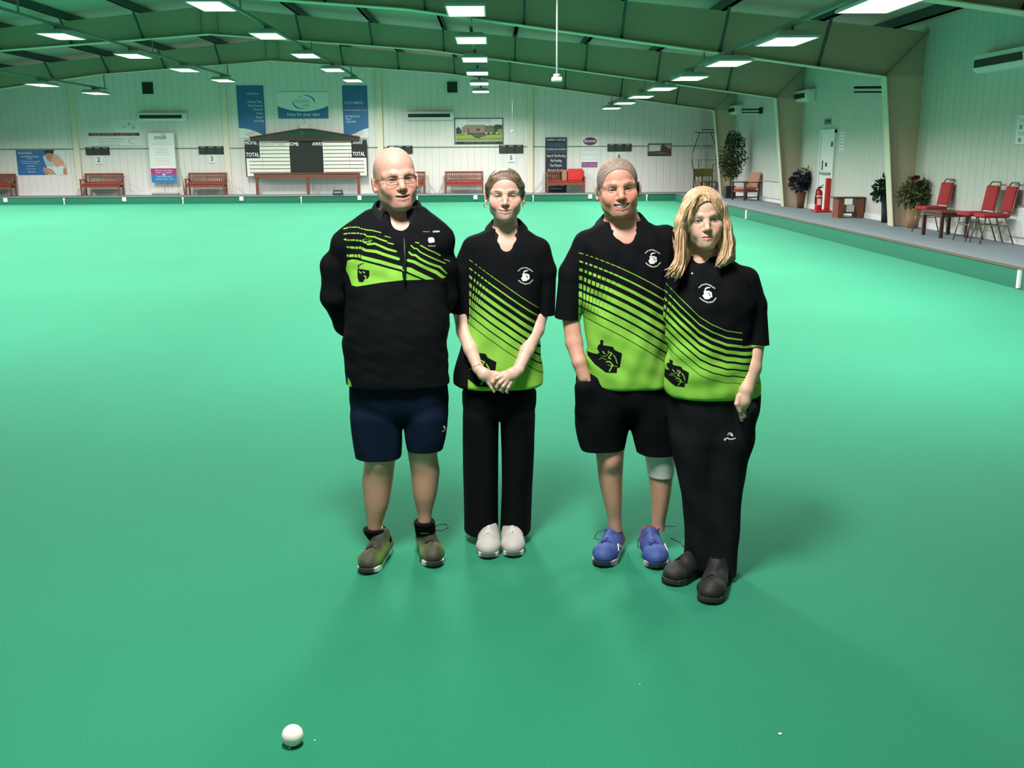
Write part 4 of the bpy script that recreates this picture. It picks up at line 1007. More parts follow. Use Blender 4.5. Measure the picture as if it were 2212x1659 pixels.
        for ax in range(3):
            sh = [slice(0, n[i] - (1 if i == ax else 0)) for i in range(3)]
            s0 = [slice(None)] * 3; s1 = [slice(None)] * 3; s0[ax] = slice(0, n[ax]-1); s1[ax] = slice(1, n[ax])
            A, B = ins[tuple(s0)], ins[tuple(s1)]
            e = np.argwhere(A != B); o1, o2 = (ax + 1) % 3, (ax + 2) % 3
            ok = (e[:, o1] > 0) & (e[:, o2] > 0) & (e[:, o1] < n[o1]-1) & (e[:, o2] < n[o2]-1); e = e[ok]
            fl = A[e[:, 0], e[:, 1], e[:, 2]]
            q = []
            for (u, v) in ((0, 0), (-1, 0), (-1, -1), (0, -1)):
                g = e.copy(); g[:, o1] += u; g[:, o2] += v; q.append(ids[g[:, 0], g[:, 1], g[:, 2]])
            q = np.stack(q, 1); q[~fl] = q[~fl][:, ::-1]
            F.append(q)
        return V, np.concatenate(F)

def relax(V, F, it=1, lam=.5):
    """light smoothing that keeps the volume"""
    for _ in range(it):
        for l in (lam, -lam * 1.02):
            S = np.zeros_like(V); n = np.zeros(len(V))
            for a, b in ((0, 1), (1, 2), (2, 3), (3, 0)):
                for x, y in ((a, b), (b, a)):
                    for c in range(3): S[:, c] += np.bincount(F[:, x], V[F[:, y], c], len(V))
                    n += np.bincount(F[:, x], minlength=len(V))
            V = V + l * (S / np.maximum(n, 1)[:, None] - V)
    return V
def mesh_from(name, VF, mats, parent, attrs=None, colors=None):
    V, F = VF
    me = bpy.data.meshes.new(name)
    me.vertices.add(len(V)); me.vertices.foreach_set('co', V.astype(np.float32).ravel())
    me.loops.add(F.size); me.loops.foreach_set('vertex_index', F.astype(np.int32).ravel())
    me.polygons.add(len(F)); me.polygons.foreach_set('loop_start', np.arange(0, F.size, 4, dtype=np.int32)); me.polygons.foreach_set('loop_total', np.full(len(F), 4, np.int32))
    me.update(calc_edges=True); me.polygons.foreach_set('use_smooth', np.ones(len(F), bool))
    for k, a in (attrs or {}).items():
        t = me.attributes.new(k, 'FLOAT', 'POINT'); t.data.foreach_set('value', a.astype(np.float32))
    if colors is not None:
        t = me.color_attributes.new('tint', 'FLOAT_COLOR', 'POINT'); t.data.foreach_set('color', np.c_[colors, np.ones(len(colors))].astype(np.float32).ravel())
    for m in (mats if isinstance(mats, (list, tuple)) else [mats]): me.materials.append(m)
    me.validate()
    o = bpy.data.objects.new(name, me); COL.objects.link(o)
    if parent: o.parent = parent; o.matrix_parent_inverse = Matrix.Translation(-Vector(parent.location))
    return o
def join_vf(*parts):
    V = np.concatenate([p[0] for p in parts]); F = []; n = 0
    for v, f in parts: F.append(f + n); n += len(v)
    return V, np.concatenate(F)
def wav(seed, n=6, f=(8, 20), amp=1.0, an=(1, 1, 1)):
    """smooth pseudo-random folds"""
    r = np.random.RandomState(seed); P = []
    for _ in range(n):
        w = r.normal(size=3) * an; w = w / np.linalg.norm(w) * r.uniform(*f); P.append((w, r.uniform(0, 6.28), r.uniform(.5, 1)))
    return lambda X, Y, Z: amp * sum(a * np.sin(w[0]*X + w[1]*Y + w[2]*Z + p) for w, p, a in P) / n ** .5

# 2-D printed shapes (distances in the units of the drawing, positive inside)
def d_line(U, V, pts, w):
    best = np.full(U.shape, 1e9)
    W = w if isinstance(w, (list, tuple)) else [w] * len(pts)
    out = np.full(U.shape, -1e9)
    for (a, b, wa, wb) in zip(pts, pts[1:], W, W[1:]):
        dx, dy = b[0]-a[0], b[1]-a[1]; L = max(dx*dx+dy*dy, 1e-9)
        t = np.clip(((U-a[0])*dx + (V-a[1])*dy)/L, 0, 1)
        out = np.maximum(out, (wa + (wb-wa)*t)/2 - np.hypot(U-a[0]-t*dx, V-a[1]-t*dy))
    return out
def d_poly(U, V, pts):
    d = np.full(U.shape, 1e9); s = np.ones(U.shape); n = len(pts)
    for i in range(n):
        a, b = pts[i], pts[i-1]; ex, ey = b[0]-a[0], b[1]-a[1]; wx, wy = U-a[0], V-a[1]
        t = np.clip((wx*ex+wy*ey)/max(ex*ex+ey*ey, 1e-9), 0, 1); d = np.minimum(d, (wx-ex*t)**2+(wy-ey*t)**2)
        c1, c2, c3 = V >= a[1], V < b[1], ex*wy > ey*wx
        s = np.where((c1 & c2 & c3) | (~c1 & ~c2 & ~c3), -s, s)
    return -s * np.sqrt(d)
# ---------------------------------------------------------------- skin, hair and cloth
def tint_mat(name, rough=.5, sss=0.0, bump=.15, bscale=500, spec=.4):
    m = bpy.data.materials.new(name); m.use_nodes = True; nt = m.node_tree; b = nt.nodes['Principled BSDF']; L = nt.links.new
    a = nt.nodes.new('ShaderNodeAttribute'); a.attribute_name = 'tint'
    tc = nt.nodes.new('ShaderNodeTexCoord'); n = nt.nodes.new('ShaderNodeTexNoise'); n.inputs['Scale'].default_value = 45; n.inputs['Detail'].default_value = 5
    L(tc.outputs['Object'], n.inputs['Vector'])
    r = nt.nodes.new('ShaderNodeMapRange'); r.inputs['To Min'].default_value = .86; r.inputs['To Max'].default_value = 1.14; L(n.outputs['Fac'], r.inputs['Value'])
    mx = nt.nodes.new('ShaderNodeMix'); mx.data_type = 'RGBA'; mx.blend_type = 'MULTIPLY'; mx.inputs['Factor'].default_value = 1
    L(a.outputs['Color'], mx.inputs['A']); L(r.outputs['Result'], mx.inputs['B']); L(mx.outputs['Result'], b.inputs['Base Color'])
    b.inputs['Roughness'].default_value = rough; b.inputs['Specular IOR Level'].default_value = spec
    if sss:
        b.inputs['Subsurface Weight'].default_value = sss; b.inputs['Subsurface Radius'].default_value = (.012, .004, .002); b.inputs['Subsurface Scale'].default_value = 1.0
    n2 = nt.nodes.new('ShaderNodeTexNoise'); n2.inputs['Scale'].default_value = bscale; L(tc.outputs['Object'], n2.inputs['Vector'])
    bp = nt.nodes.new('ShaderNodeBump'); bp.inputs['Strength'].default_value = bump; bp.inputs['Distance'].default_value = .0015; L(n2.outputs['Fac'], bp.inputs['Height']); L(bp.outputs['Normal'], b.inputs['Normal'])
    return m
M_skin = tint_mat('skin', .48, 0.0)
def print_mat(name, base, inks, rough=.82, sheen=.0):
    """cloth with printed inks: each ink is where its distance attribute is positive"""
    m = mat(name, base, rough, noise=.12, nscale=30, bump=.25, bscale=700, spec=.06, sheen=sheen)
    nt = m.node_tree; b = nt.nodes['Principled BSDF']; L = nt.links.new
    src = b.inputs['Base Color'].links[0].from_socket
    for nm, col, soft in inks:
        a = nt.nodes.new('ShaderNodeAttribute'); a.attribute_name = nm
        r = nt.nodes.new('ShaderNodeMapRange'); r.inputs['From Min'].default_value = -soft; r.inputs['From Max'].default_value = soft; L(a.outputs['Fac'], r.inputs['Value'])
        mx = nt.nodes.new('ShaderNodeMix'); mx.data_type = 'RGBA'; L(r.outputs['Result'], mx.inputs['Factor']); L(src, mx.inputs['A']); mx.inputs['B'].default_value = (*col, 1)
        src = mx.outputs['Result']
    L(src, b.inputs['Base Color'])
    return m
GREENINK = (.235, .52, .065)
M_polo = print_mat('polo_cloth', (.0055, .006, .0075), [('green', GREENINK, .4), ('pale', (.55, .62, .50), .45), ('white', (.80, .80, .80), .45)])
M_blackcloth = mat('black_cloth', (.0045, .005, .006), .85, noise=.15, nscale=25, bump=.3, bscale=600, spec=.06)
M_collar = mat('collar_cloth', (.011, .012, .014), .8, noise=.15, nscale=25, bump=.3, bscale=600, spec=.1)
M_navy = mat('navy_cloth', (.008, .017, .045), .8, noise=.15, nscale=25, bump=.3, bscale=600, spec=.2, sheen=.06)
def hair_mat(name, c1, c2, rough=.38, sc=(220, 220, 6)):
    m = bpy.data.materials.new(name); m.use_nodes = True; nt = m.node_tree; b = nt.nodes['Principled BSDF']; L = nt.links.new
    tc = nt.nodes.new('ShaderNodeTexCoord'); mp = nt.nodes.new('ShaderNodeMapping'); mp.inputs['Scale'].default_value = sc
    n = nt.nodes.new('ShaderNodeTexNoise'); n.inputs['Scale'].default_value = 1.0; n.inputs['Detail'].default_value = 5; n.inputs['Distortion'].default_value = .4
    L(tc.outputs['Object'], mp.inputs['Vector']); L(mp.outputs['Vector'], n.inputs['Vector'])
    cr = nt.nodes.new('ShaderNodeValToRGB'); cr.color_ramp.elements[0].position = .32; cr.color_ramp.elements[0].color = (*c1, 1); cr.color_ramp.elements[1].position = .66; cr.color_ramp.elements[1].color = (*c2, 1)
    L(n.outputs['Fac'], cr.inputs['Fac']); L(cr.outputs['Color'], b.inputs['Base Color'])
    b.inputs['Roughness'].default_value = rough
    bp = nt.nodes.new('ShaderNodeBump'); bp.inputs['Strength'].default_value = .7; bp.inputs['Distance'].default_value = .003; L(n.outputs['Fac'], bp.inputs['Height']); L(bp.outputs['Normal'], b.inputs['Normal'])
    return m

# ---------------------------------------------------------------- head
def head_rot(yaw, roll, pitch):
    """local axes: x to the right of the picture, y towards the viewer, z up -> world"""
    M = Matrix.Rotation(math.radians(-roll), 3, 'Y') @ Matrix.Rotation(math.radians(-yaw), 3, 'Z') @ Matrix.Rotation(math.radians(pitch), 3, 'X')
    B = np.array([[1, 0, 0], [0, -1, 0], [0, 0, 1]], float)     # local y points to world -Y
    return B @ np.array(M)
def build_head(P, h=.0018):
    """P: dict(c=centre, s=(sx,sy,sz), yaw, roll, pitch, neck=..., ...). returns mesh of head + neck + chest, local coords of verts"""
    R = head_rot(P['yaw'], P['roll'], P['pitch']); c = np.array(P['c'], float); S = np.array(P['s'], float)
    fem, smile = P.get('fem', 0), P.get('smile', 0)
    # 1. the head alone in its own frame
    H = Field((-.105, -.125, -.155), (.105, .14, .15), h)
    k = .02
    H.ell((0, -.012, .040), (.0745, .098, .088), 0)
    H.ell((0, .018, .062), (.060, .064, .062), .03)                                  # forehead
    H.ell((0, .018, -.020), (.062 - .003*fem, .070, .078), .03)                     # mid face
    jw = .0455 - .006*fem
    for s in (-1, 1):
        H.chain([(s*jw, -.010, -.030), (s*(jw-.005), .010, -.056), (s*(.022 - .004*fem), .056, -.088)], [.025, .020, .0165], .025)
        H.ell((s*.043, .052, -.018), (.024, .026, .022), .02)                        # cheekbone
        H.ell((s*(.032+.004*smile), .064, -.040 + .006*smile), (.019, .017, .018), .015)   # cheek
    H.ell((0, .066, -.088), (.024 - .004*fem, .022, .019), .02)                      # chin
    H.ell((0, .066, -.060), (.034, .024, .028), .02)                                 # muzzle
    H.ell((0, .0, -.080), (.036, .052, .028), .02)                                   # under jaw
    br = .0115 - .003*fem
    H.chain([(-.048, .060, .026), (-.022, .077, .027), (0, .079, .025), (.022, .077, .027), (.048, .060, .026)], [br*.8, br, br*.8, br, br*.8], .016)
    for s in (-1, 1):
        H.ell((s*.031, .092, .009), (.019, .014, .0105), .012, 's')                  # socket
        H.ell((s*.031, .0665, .009), (.0135, .0135, .0125), .003)                    # eyeball
        H.chain([(s*.016, .0765, .0085), (s*.024, .0800, .0140), (s*.034, .0790, .0145), (s*.047, .0690, .0085)], [.0022, .0032, .0034, .0026], .004)   # upper lid
        H.chain([(s*.017, .0755, .0060), (s*.026, .0785, .0022), (s*.036, .0770, .0025), (s*.046, .0690, .0065)], [.0018, .0026, .0026, .002], .005)      # lower lid
    nw = 1 - .15*fem
    H.chain([(0, .076, .020), (0, .086, .004), (0, .100, -.018)], [.0075*nw, .0080*nw, .0100*nw], .014)
    H.ell((0, .1005, -.0235), (.0115*nw, .0115, .0100), .008)
    for s in (-1, 1):
        H.ell((s*.0125*nw, .0890, -.0275), (.0075, .0100, .0070), .006)
        H.ell((s*.0065, .0965, -.0345), (.0035, .0050, .0030), .002, 's')            # nostril
    mz = -.058
    w = .024 + .008*smile; up = .0095*smile; bk = .006*smile
    mo = P.get('open', 0)
    lips = [(-w, .073 - bk, mz + up), (-w*.5, .0850, mz + up*.25), (0, .0885, mz - .001), (w*.5, .0850, mz + up*.25), (w, .073 - bk, mz + up)]
    tp = [(x, y, z + .0040 + mo*.5) for x, y, z in lips]; lo = [(x, y - .001, z - .0055 - mo*.5) for x, y, z in lips]; tp[0] = tp[-1] = None
    tp = [lips[0]] + [q for q in tp if q] + [lips[-1]]; lo = [lips[0]] + lo[1:-1] + [lips[-1]]
    H.chain(tp, [.0022, .0040, .0040, .0040, .0022], .006); H.chain(lo, [.0022, .0050, .0060, .0050, .0022], .006)
    H.chain([(x, y + .006, z) for x, y, z in lips], [.0010, .0018 + mo*.5, .0020 + mo*.5, .0018 + mo*.5, .0010], .0035, 's')
    for s in (-1, 1):
        # ear
        E = Matrix.Rotation(math.radians(-16*s), 3, 'Z') @ Matrix.Rotation(math.radians(-8), 3, 'X')
        eo = P.get('ear', .0)
        H.ell((s*(.0785+eo), -.010, .002), (.0075, .0175, .0300), .006, R=np.array(E)); H.ell((s*(.0865+eo), -.004, .004), (.0050, .0100, .0170), .004, 's', R=np.array(E)); H.ell((s*(.077+eo), .0, -.022), (.0060, .0085, .0100), .005)
        H.ell((s*.042, .030, -.045), (.020, .028, .030), .02)                        # cheek side
    V, F = H.mesh(); V = relax(V, F, 2)
    L = V.copy()
    W = (V * S) @ R.T + c
    return (W, F[:, ::-1]), L, (R, c, S), H
def head_to_world(T, p):
    R, c, S = T
    return (np.array(p, float) * S) @ R.T + c
def sm(x, a, b): t = np.clip((x - a) / (b - a), 0, 1); return t * t * (3 - 2 * t)
def paint_head(L, P):
    skin = np.array(P['skin']); n = len(L); C3 = np.tile(skin, (n, 1)); x, y, z = L.T; ax = np.abs(x); front = sm(y, .0, .03)
    def mix(w, col): C3[:] = C3 * (1 - w[:, None]) + np.array(col) * w[:, None]
    sk = lambda r, g, b: skin * np.array([r, g, b])
    rosy = P.get('rosy', .5)
    mix(rosy * front * np.exp(-((ax - .040)/.020)**2 - ((z + .022)/.020)**2), sk(1.08, .74, .72)); mix(rosy * front * np.exp(-(x/.012)**2 - ((z + .024)/.012)**2), sk(1.08, .78, .76))
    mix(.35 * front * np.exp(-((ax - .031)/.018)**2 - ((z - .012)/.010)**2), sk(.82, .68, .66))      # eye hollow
    if P.get('stub'): mix(P['stub'] * front * sm(-z, .030, .058) * sm(ax, -.01, .012), sk(.72, .70, .72))
    w = .024 + .008*P.get('smile', 0); up = .0095*P.get('smile', 0); mo = P.get('open', 0)
    zc = -.058 + up * (x / w) ** 2; lipw = np.clip(1 - (ax / w) ** 2, 0, 1)
    dz = z - zc
    mix(front * .9 * sm(.0095*lipw**.5 + mo*.5 - np.abs(dz + .001), -.001, .0015) * (ax < w), P.get('lip', sk(.80, .46, .46)))
    if mo:
        mix(front * sm(mo*.95*lipw**.6 - np.abs(dz), -.0008, .0008) * (ax < w * .92), (.02, .006, .006))
        if P.get('teeth'): mix(front * sm(mo*.62*lipw**.5 - np.abs(dz - mo*.2), -.0008, .0008) * (ax < w * .72), (.62, .58, .50))
    else: mix(front * sm(.0012*lipw**.5 - np.abs(dz), -.0008, .0008) * (ax < w), (.10, .03, .03))
    # eyes
    eh = P.get('eyeopen', .0040); e = ax - .0315
    zz = z - (.0085 + .001 * e / .014 + P.get('eyez', 0)); alm = np.clip(1 - (e / .0145) ** 2, 0, 1)
    mix(front * sm(eh*alm**.6 + .0028 - np.abs(zz - .0008), 0, .0016) * (np.abs(e) < .0165), (.045, .022, .018))
    mix(front * sm(eh*alm**.7 - np.abs(zz), 0, .0008) * (np.abs(e) < .0145), (.40, .38, .36))
    ix = x - np.sign(x) * .0315 - P.get('gaze', 0)
    mix(front * sm(.0062 - np.hypot(ix, zz), 0, .001) * sm(eh*alm**.7 - np.abs(zz), 0, .0008), P.get('iris', (.06, .07, .07)))
    mix(front * sm(.0030 - np.hypot(ix, zz), 0, .001) * sm(eh*alm**.7 - np.abs(zz), 0, .0008), (.008, .008, .008))
    # brows
    bz = .0285 + P.get('browz', 0) + .004 * np.clip((ax - .015) / .025, 0, 1) - .010 * np.clip((ax - .040) / .016, 0, 1) ** 2
    mix(P.get('browa', .8) * front * sm(P.get('broww', .0034) * np.clip((.056 - ax)/.02, .3, 1) - np.abs(z - bz), -.0012, .0015) * sm(ax, .011, .015) * sm(-ax, -.056, -.050), P.get('brow', (.06, .04, .03)))
    mix(front * sm(.004 - np.hypot(ax - .0068, (z + .036) * 1.3), -.001, .002), (.07, .02, .018))    # nostrils
    mix(.30 * front * np.exp(-((ax - .027 - .12*(-.026 - z))/.0028)**2) * sm(-z, .024, .032) * sm(z, -.064, -.052), sk(.62, .5, .48))  # smile crease: its shade is painted on, no fold is modelled
    mix(.5 * sm(-y, -.03, .02) * (ax > .074), sk(.95, .72, .70))                                    # ears
    if 'scalp' in P:
        side, col = P['scalp']; m = side(x, y, z); mix(m, col)
    return np.clip(C3, 0, 1)
def stackrows(rows, Y0):
    """rows: (photo y, left x, right x, front depth, back depth) measured on the plane Y0 -> (z, cx, cy, rx, ry)"""
    out = []
    for py, a, b, f, bk in rows:
        A, B = at(a, py, Y=Y0), at(b, py, Y=Y0)
        out.append(((A[2] + B[2]) / 2, (A[0] + B[0]) / 2, Y0 + (bk - f) / 2, (B[0] - A[0]) / 2, (f + bk) / 2))
    return out
def P3(px, py, Y): q = at(px, py, Y=Y); return (q[0], q[1], q[2])
# ---------------------------------------------------------------- clothing helpers
def pxy(V, Y0):
    """drawing coordinates on the front of a garment (units as measured, about 2 mm each)"""
    a, b = at(1100, 400, Y=Y0), at(1200, 400, Y=Y0); kx = (b[0] - a[0]) / 100
    z = np.array([at(1106, q, Y=Y0)[2] for q in np.arange(300, 1400, 20)])
    PY = np.interp(-V[:, 2], -z, np.arange(300, 1400, 20))
    # horizontal scale grows slowly downwards because the drawing plane is seen from above
    zz = np.array([at(1106, q, Y=Y0)[0] for q in np.arange(300, 1400, 20)]); x1 = np.array([at(1206, q, Y=Y0)[0] for q in np.arange(300, 1400, 20)])
    X0 = np.interp(PY, np.arange(300, 1400, 20), zz); K = np.interp(PY, np.arange(300, 1400, 20), (x1 - zz) / 100)
    return 1106 + (V[:, 0] - X0) / K, PY
def polo_green(U, V, base, P, left, cuts, c0, shrink, right=1e4, zero_w=.10):
    """fading diagonal stripes that thicken into solid green, cut into dashes near the left seam"""
    W = [zero_w, .20, .37, .51, .62, .71, .79, .87]
    Pw = P(U); s = (V - base(U)) / Pw
    g = np.full(U.shape, -50.0)
    for k, w in enumerate(W): g = np.maximum(g, (w/2 - np.abs(s - k)) * Pw * .82)
    g = np.maximum(g, (s - 7.54) * Pw * .82)
    sc = np.clip(1 - shrink * (V - c0), .12, 1.3)
    for i, c in enumerate(cuts):
        xc = left + c * sc; w = (4.6 - 3.4 * i / max(len(cuts)-1, 1)) * np.clip(1.15 - s/7.0, .15, 1)
        g = np.where(s < 7.7, np.minimum(g, np.abs(U - xc) - w/2), g)
    return np.minimum(np.minimum(g, U - left + 2), right - U)
def emblem(U, V, cx, cy, k):
    """small white steam engine front with a puff of steam between two curved lines of lettering"""
    u, v = (U - cx) / k + 640, (V - cy) / k + 850
    w = np.maximum(d_line(u, v, [(560, 740), (570, 660), (640, 615), (770, 605)], [40, 50, 60, 30]), d_poly(u, v, [(500, 740), (700, 740), (830, 800), (840, 1000), (750, 1030), (700, 1085), (520, 1085), (430, 940), (500, 900)]))
    w = np.minimum(w, -d_line(u, v, [(690, 830), (760, 950)], 38)); w = np.minimum(w, -d_line(u, v, [(550, 800), (640, 800)], 16)); w = np.minimum(w, -d_line(u, v, [(560, 950), (630, 960)], 12))
    p = np.maximum(d_line(u, v, [(300, 610), (430, 500), (620, 455), (780, 510), (980, 645)], 48), d_line(u, v, [(320, 1045), (450, 1150), (650, 1230), (850, 1190), (1000, 1045)], 48))
    an = np.arctan2(v - 850, u - 650); p = np.minimum(p, (np.abs(((an * 11) % 1) - .5) - .12) * 60)
    return w * k, p * k
def engine(U, V, cx, cy, k, g):
    """black steam engine drawing on the green hem; returns the updated green distance"""
    u, v = (U - cx) / k + 830, (V - cy) / k + 900
    b = d_poly(u, v, [(650, 560), (700, 540), (700, 430), (780, 430), (770, 560), (1010, 590), (1060, 670), (1240, 750), (1190, 1120), (1120, 1130), (1110, 1260), (830, 1250), (560, 1060), (400, 880), (400, 780), (620, 800), (680, 760), (620, 660)])
    det = np.maximum.reduce([d_line(u, v, [(720, 850), (830, 840), (900, 780), (900, 690)], 13), d_line(u, v, [(760, 720), (810, 780)], 26), d_line(u, v, [(930, 730), (990, 760), (900, 880), (960, 900)], 26), d_line(u, v, [(670, 930), (740, 890), (860, 930)], 12),
        d_line(u, v, [(1030, 800), (1080, 880), (1120, 1010)], 24), d_line(u, v, [(850, 980), (930, 970), (1010, 1050), (920, 1210)], 28), d_line(u, v, [(880, 1060), (1120, 1090)], 14), d_line(u, v, [(740, 300), (830, 270), (920, 300)], 30)])
    g = np.minimum(g, -b * k); return np.maximum(g, np.minimum(det, b + 200) * k)
def cloth_tube(*a, **k): ...
def collar(name, parent, m, c, rx, ry, z, drop, flare, front_gap, tip, lift=.02, sag=.0, th=.0035, roll=0.0, rise=0.0):
    """folded shirt collar: stand, fold line and a turned-down leaf with two points"""
    bm = BM(); N = 44; rows = []
    for i in range(N + 1):
        t = -1 + 2 * i / N; a = t * (PI - front_gap)                     # 0 = back of the neck
        sx, cy = math.sin(a), math.cos(a)
        f = abs(t) ** 6; zz = z + lift * cy + roll * sx - sag * abs(t) ** 4
        tipx = math.copysign(1, t) * tip[0] * f
        rows.append([(c[0] + rx * sx, c[1] + ry * cy, zz - .030), (c[0] + rx * sx * 1.01, c[1] + ry * cy * 1.01, zz - .002), (c[0] + (rx + .006) * sx, c[1] + (ry + .006) * cy, zz + .003), (c[0] + (rx + .010) * sx, c[1] + (ry + .010) * cy, zz - .004),
                     (c[0] + (rx + flare * .6) * sx + tipx * .5, c[1] + (ry + flare * .6) * cy - .010 * f, zz - drop * .5 - tip[1] * f * .5), (c[0] + (rx + flare) * sx + tipx, c[1] + (ry + flare * .9) * cy - .016 * f, zz - drop - tip[1] * f)])
    V = [[bm.verts.new(p) for p in r] for r in rows]
    for a, b in zip(V, V[1:]):
        for j in range(5): bm.faces.new((a[j], b[j], b[j+1], a[j+1]))
    o = mesh_obj(name, bm, m, None, True)
    s = o.modifiers.new('solid', 'SOLIDIFY'); s.thickness = th; s.offset = 0
    q = o.modifiers.new('sub', 'SUBSURF'); q.levels = q.render_levels = 1
    o.parent = parent; o.matrix_parent_inverse = Matrix.Translation(-Vector(parent.location))
    return o
def world_child(o, parent):
    o.parent = parent; o.matrix_parent_inverse = Matrix.Translation(-Vector(parent.location)); return o

def shoe(parent, toe, deg, L, m_up, m_sole, accent=None, m_lace=None, tongue=None, high=.0, W=.100, loop=None, label=None, toecap=None):
    """toe = ground point under the toe tip, deg = direction the toe points (0 = to the viewer, + = picture right)"""
    a = math.radians(deg); f = np.array([math.sin(a), -math.cos(a), 0]); r = np.array([math.cos(a), math.sin(a), 0])
    o = np.array([toe[0], toe[1], 0]) - f * L
    G = lambda s, w, z: tuple(o + f * s * L + r * w * W + np.array([0, 0, z]))
    lo = np.minimum(o, o + f * L) - .09; hi = np.maximum(o, o + f * L) + .09; lo[2] = -.01; hi[2] = .19
    # sole outline swept as overlapping discs
    U = Field(lo, hi, .0022)
    U.chain([G(.13, 0, .048), G(.32, .02, .055), G(.55, .05, .052), G(.76, .04, .046), G(.87, .0, .041)], [.034, .036, .040, .036, .026], .02)
    for w in (-.24, .24): U.chain([G(.12, w*.6, .045), G(.40, w*.75, .045), G(.72, w, .040), G(.84, w*.7, .036)], [.026, .026, .026, .022], .02)
    U.chain([G(.18, 0, .06), G(.22, 0, .098 + high)], [.037, .034], .02); U.chain([G(.26, 0, .085 + high), G(.50, .03, .072)], [.034, .028], .025)
    U.chain([G(.20, 0, .085 + high), G(.215, 0, .16 + high)], [.0255, .028], .004, 's')
    sl, X, Y, Z = U.sub(lo, hi, 0); U.put(sl, np.broadcast_to((Z - .022), U.d[sl].shape).astype(np.float32), .004, 's')
    V, F = U.mesh(); V = relax(V, F, 1)
    S = Field(lo, hi, .0022)
    def sole_d(X, Y, Z):
        s = ((X - o[0]) * f[0] + (Y - o[1]) * f[1]) / L; w = ((X - o[0]) * r[0] + (Y - o[1]) * r[1]) / W
        hw = np.interp(s, [0, .06, .15, .35, .55, .75, .88, .96, 1.0], [.0, .26, .35, .35, .42, .49, .42, .26, .0]); cen = np.interp(s, [0, .3, .7, 1], [0, .0, .03, .0])
        top = np.interp(s, [0, .3, .6, .9, 1], [.042, .034, .030, .027, .034]); bot = np.interp(s, [0, .08, .8, 1], [.008, .001, .001, .014])
        d = (np.abs(w - cen) - hw) * W
        return np.maximum(np.maximum(d, Z - top), bot - Z)
    sl, X, Y, Z = S.sub(lo, hi, 0); S.put(sl, sole_d(X, Y, Z).astype(np.float32), 0); VS, FS = S.mesh(); VS = relax(VS, FS, 1)
    s = ((V[:, 0] - o[0]) * f[0] + (V[:, 1] - o[1]) * f[1]) / L; w = ((V[:, 0] - o[0]) * r[0] + (V[:, 1] - o[1]) * r[1]) / W
    u = mesh_from('shoe', (V, F), m_up, parent, {'sx': s, 'wx': w, 'zx': V[:, 2]})
    if label: u['label'] = label
    ss = ((VS[:, 0] - o[0]) * f[0] + (VS[:, 1] - o[1]) * f[1]) / L
    so = mesh_from('sole', (VS, FS), m_sole, parent, {'sx': ss, 'zx': VS[:, 2]}); so.parent = u; so.matrix_parent_inverse = Matrix.Identity(4); so.location = (0, 0, 0)
    if m_lace:
        bm = BM()
        for i in range(6):
            t = .36 + i * .055; h = np.interp(t, [.3, .5, .7], [.112 + high*.6, .100, .090]) + .001
            tube(bm, [G(t, -.21, h - .014), G(t + .012, 0, h + .004), G(t + .03, .23, h - .014)], .0032, 6); tube(bm, [G(t, .23, h - .014), G(t + .012, .01, h + .004), G(t + .03, -.21, h - .014)], .0032, 6)
        for q in (loop or []): tube(bm, [G(*p) for p in q], .0024, 6)
        lc = mesh_obj('shoelace', bm, m_lace, None, True); lc.parent = u
    return u, G

def sock(parent, m, base, top, r0, r1):
    F_ = Field(np.minimum(base, top) - np.array([.07, .07, .03]), np.maximum(base, top) + np.array([.07, .07, .02]), .003)
    F_.cap(base, top, r0, r1, 0, cut=(top, (0, 0, 1)))
    V, F = F_.mesh(); return mesh_from('sock', (V, F), m, parent)

def part_color(V, col): return np.tile(np.array(col, float), (len(V), 1))

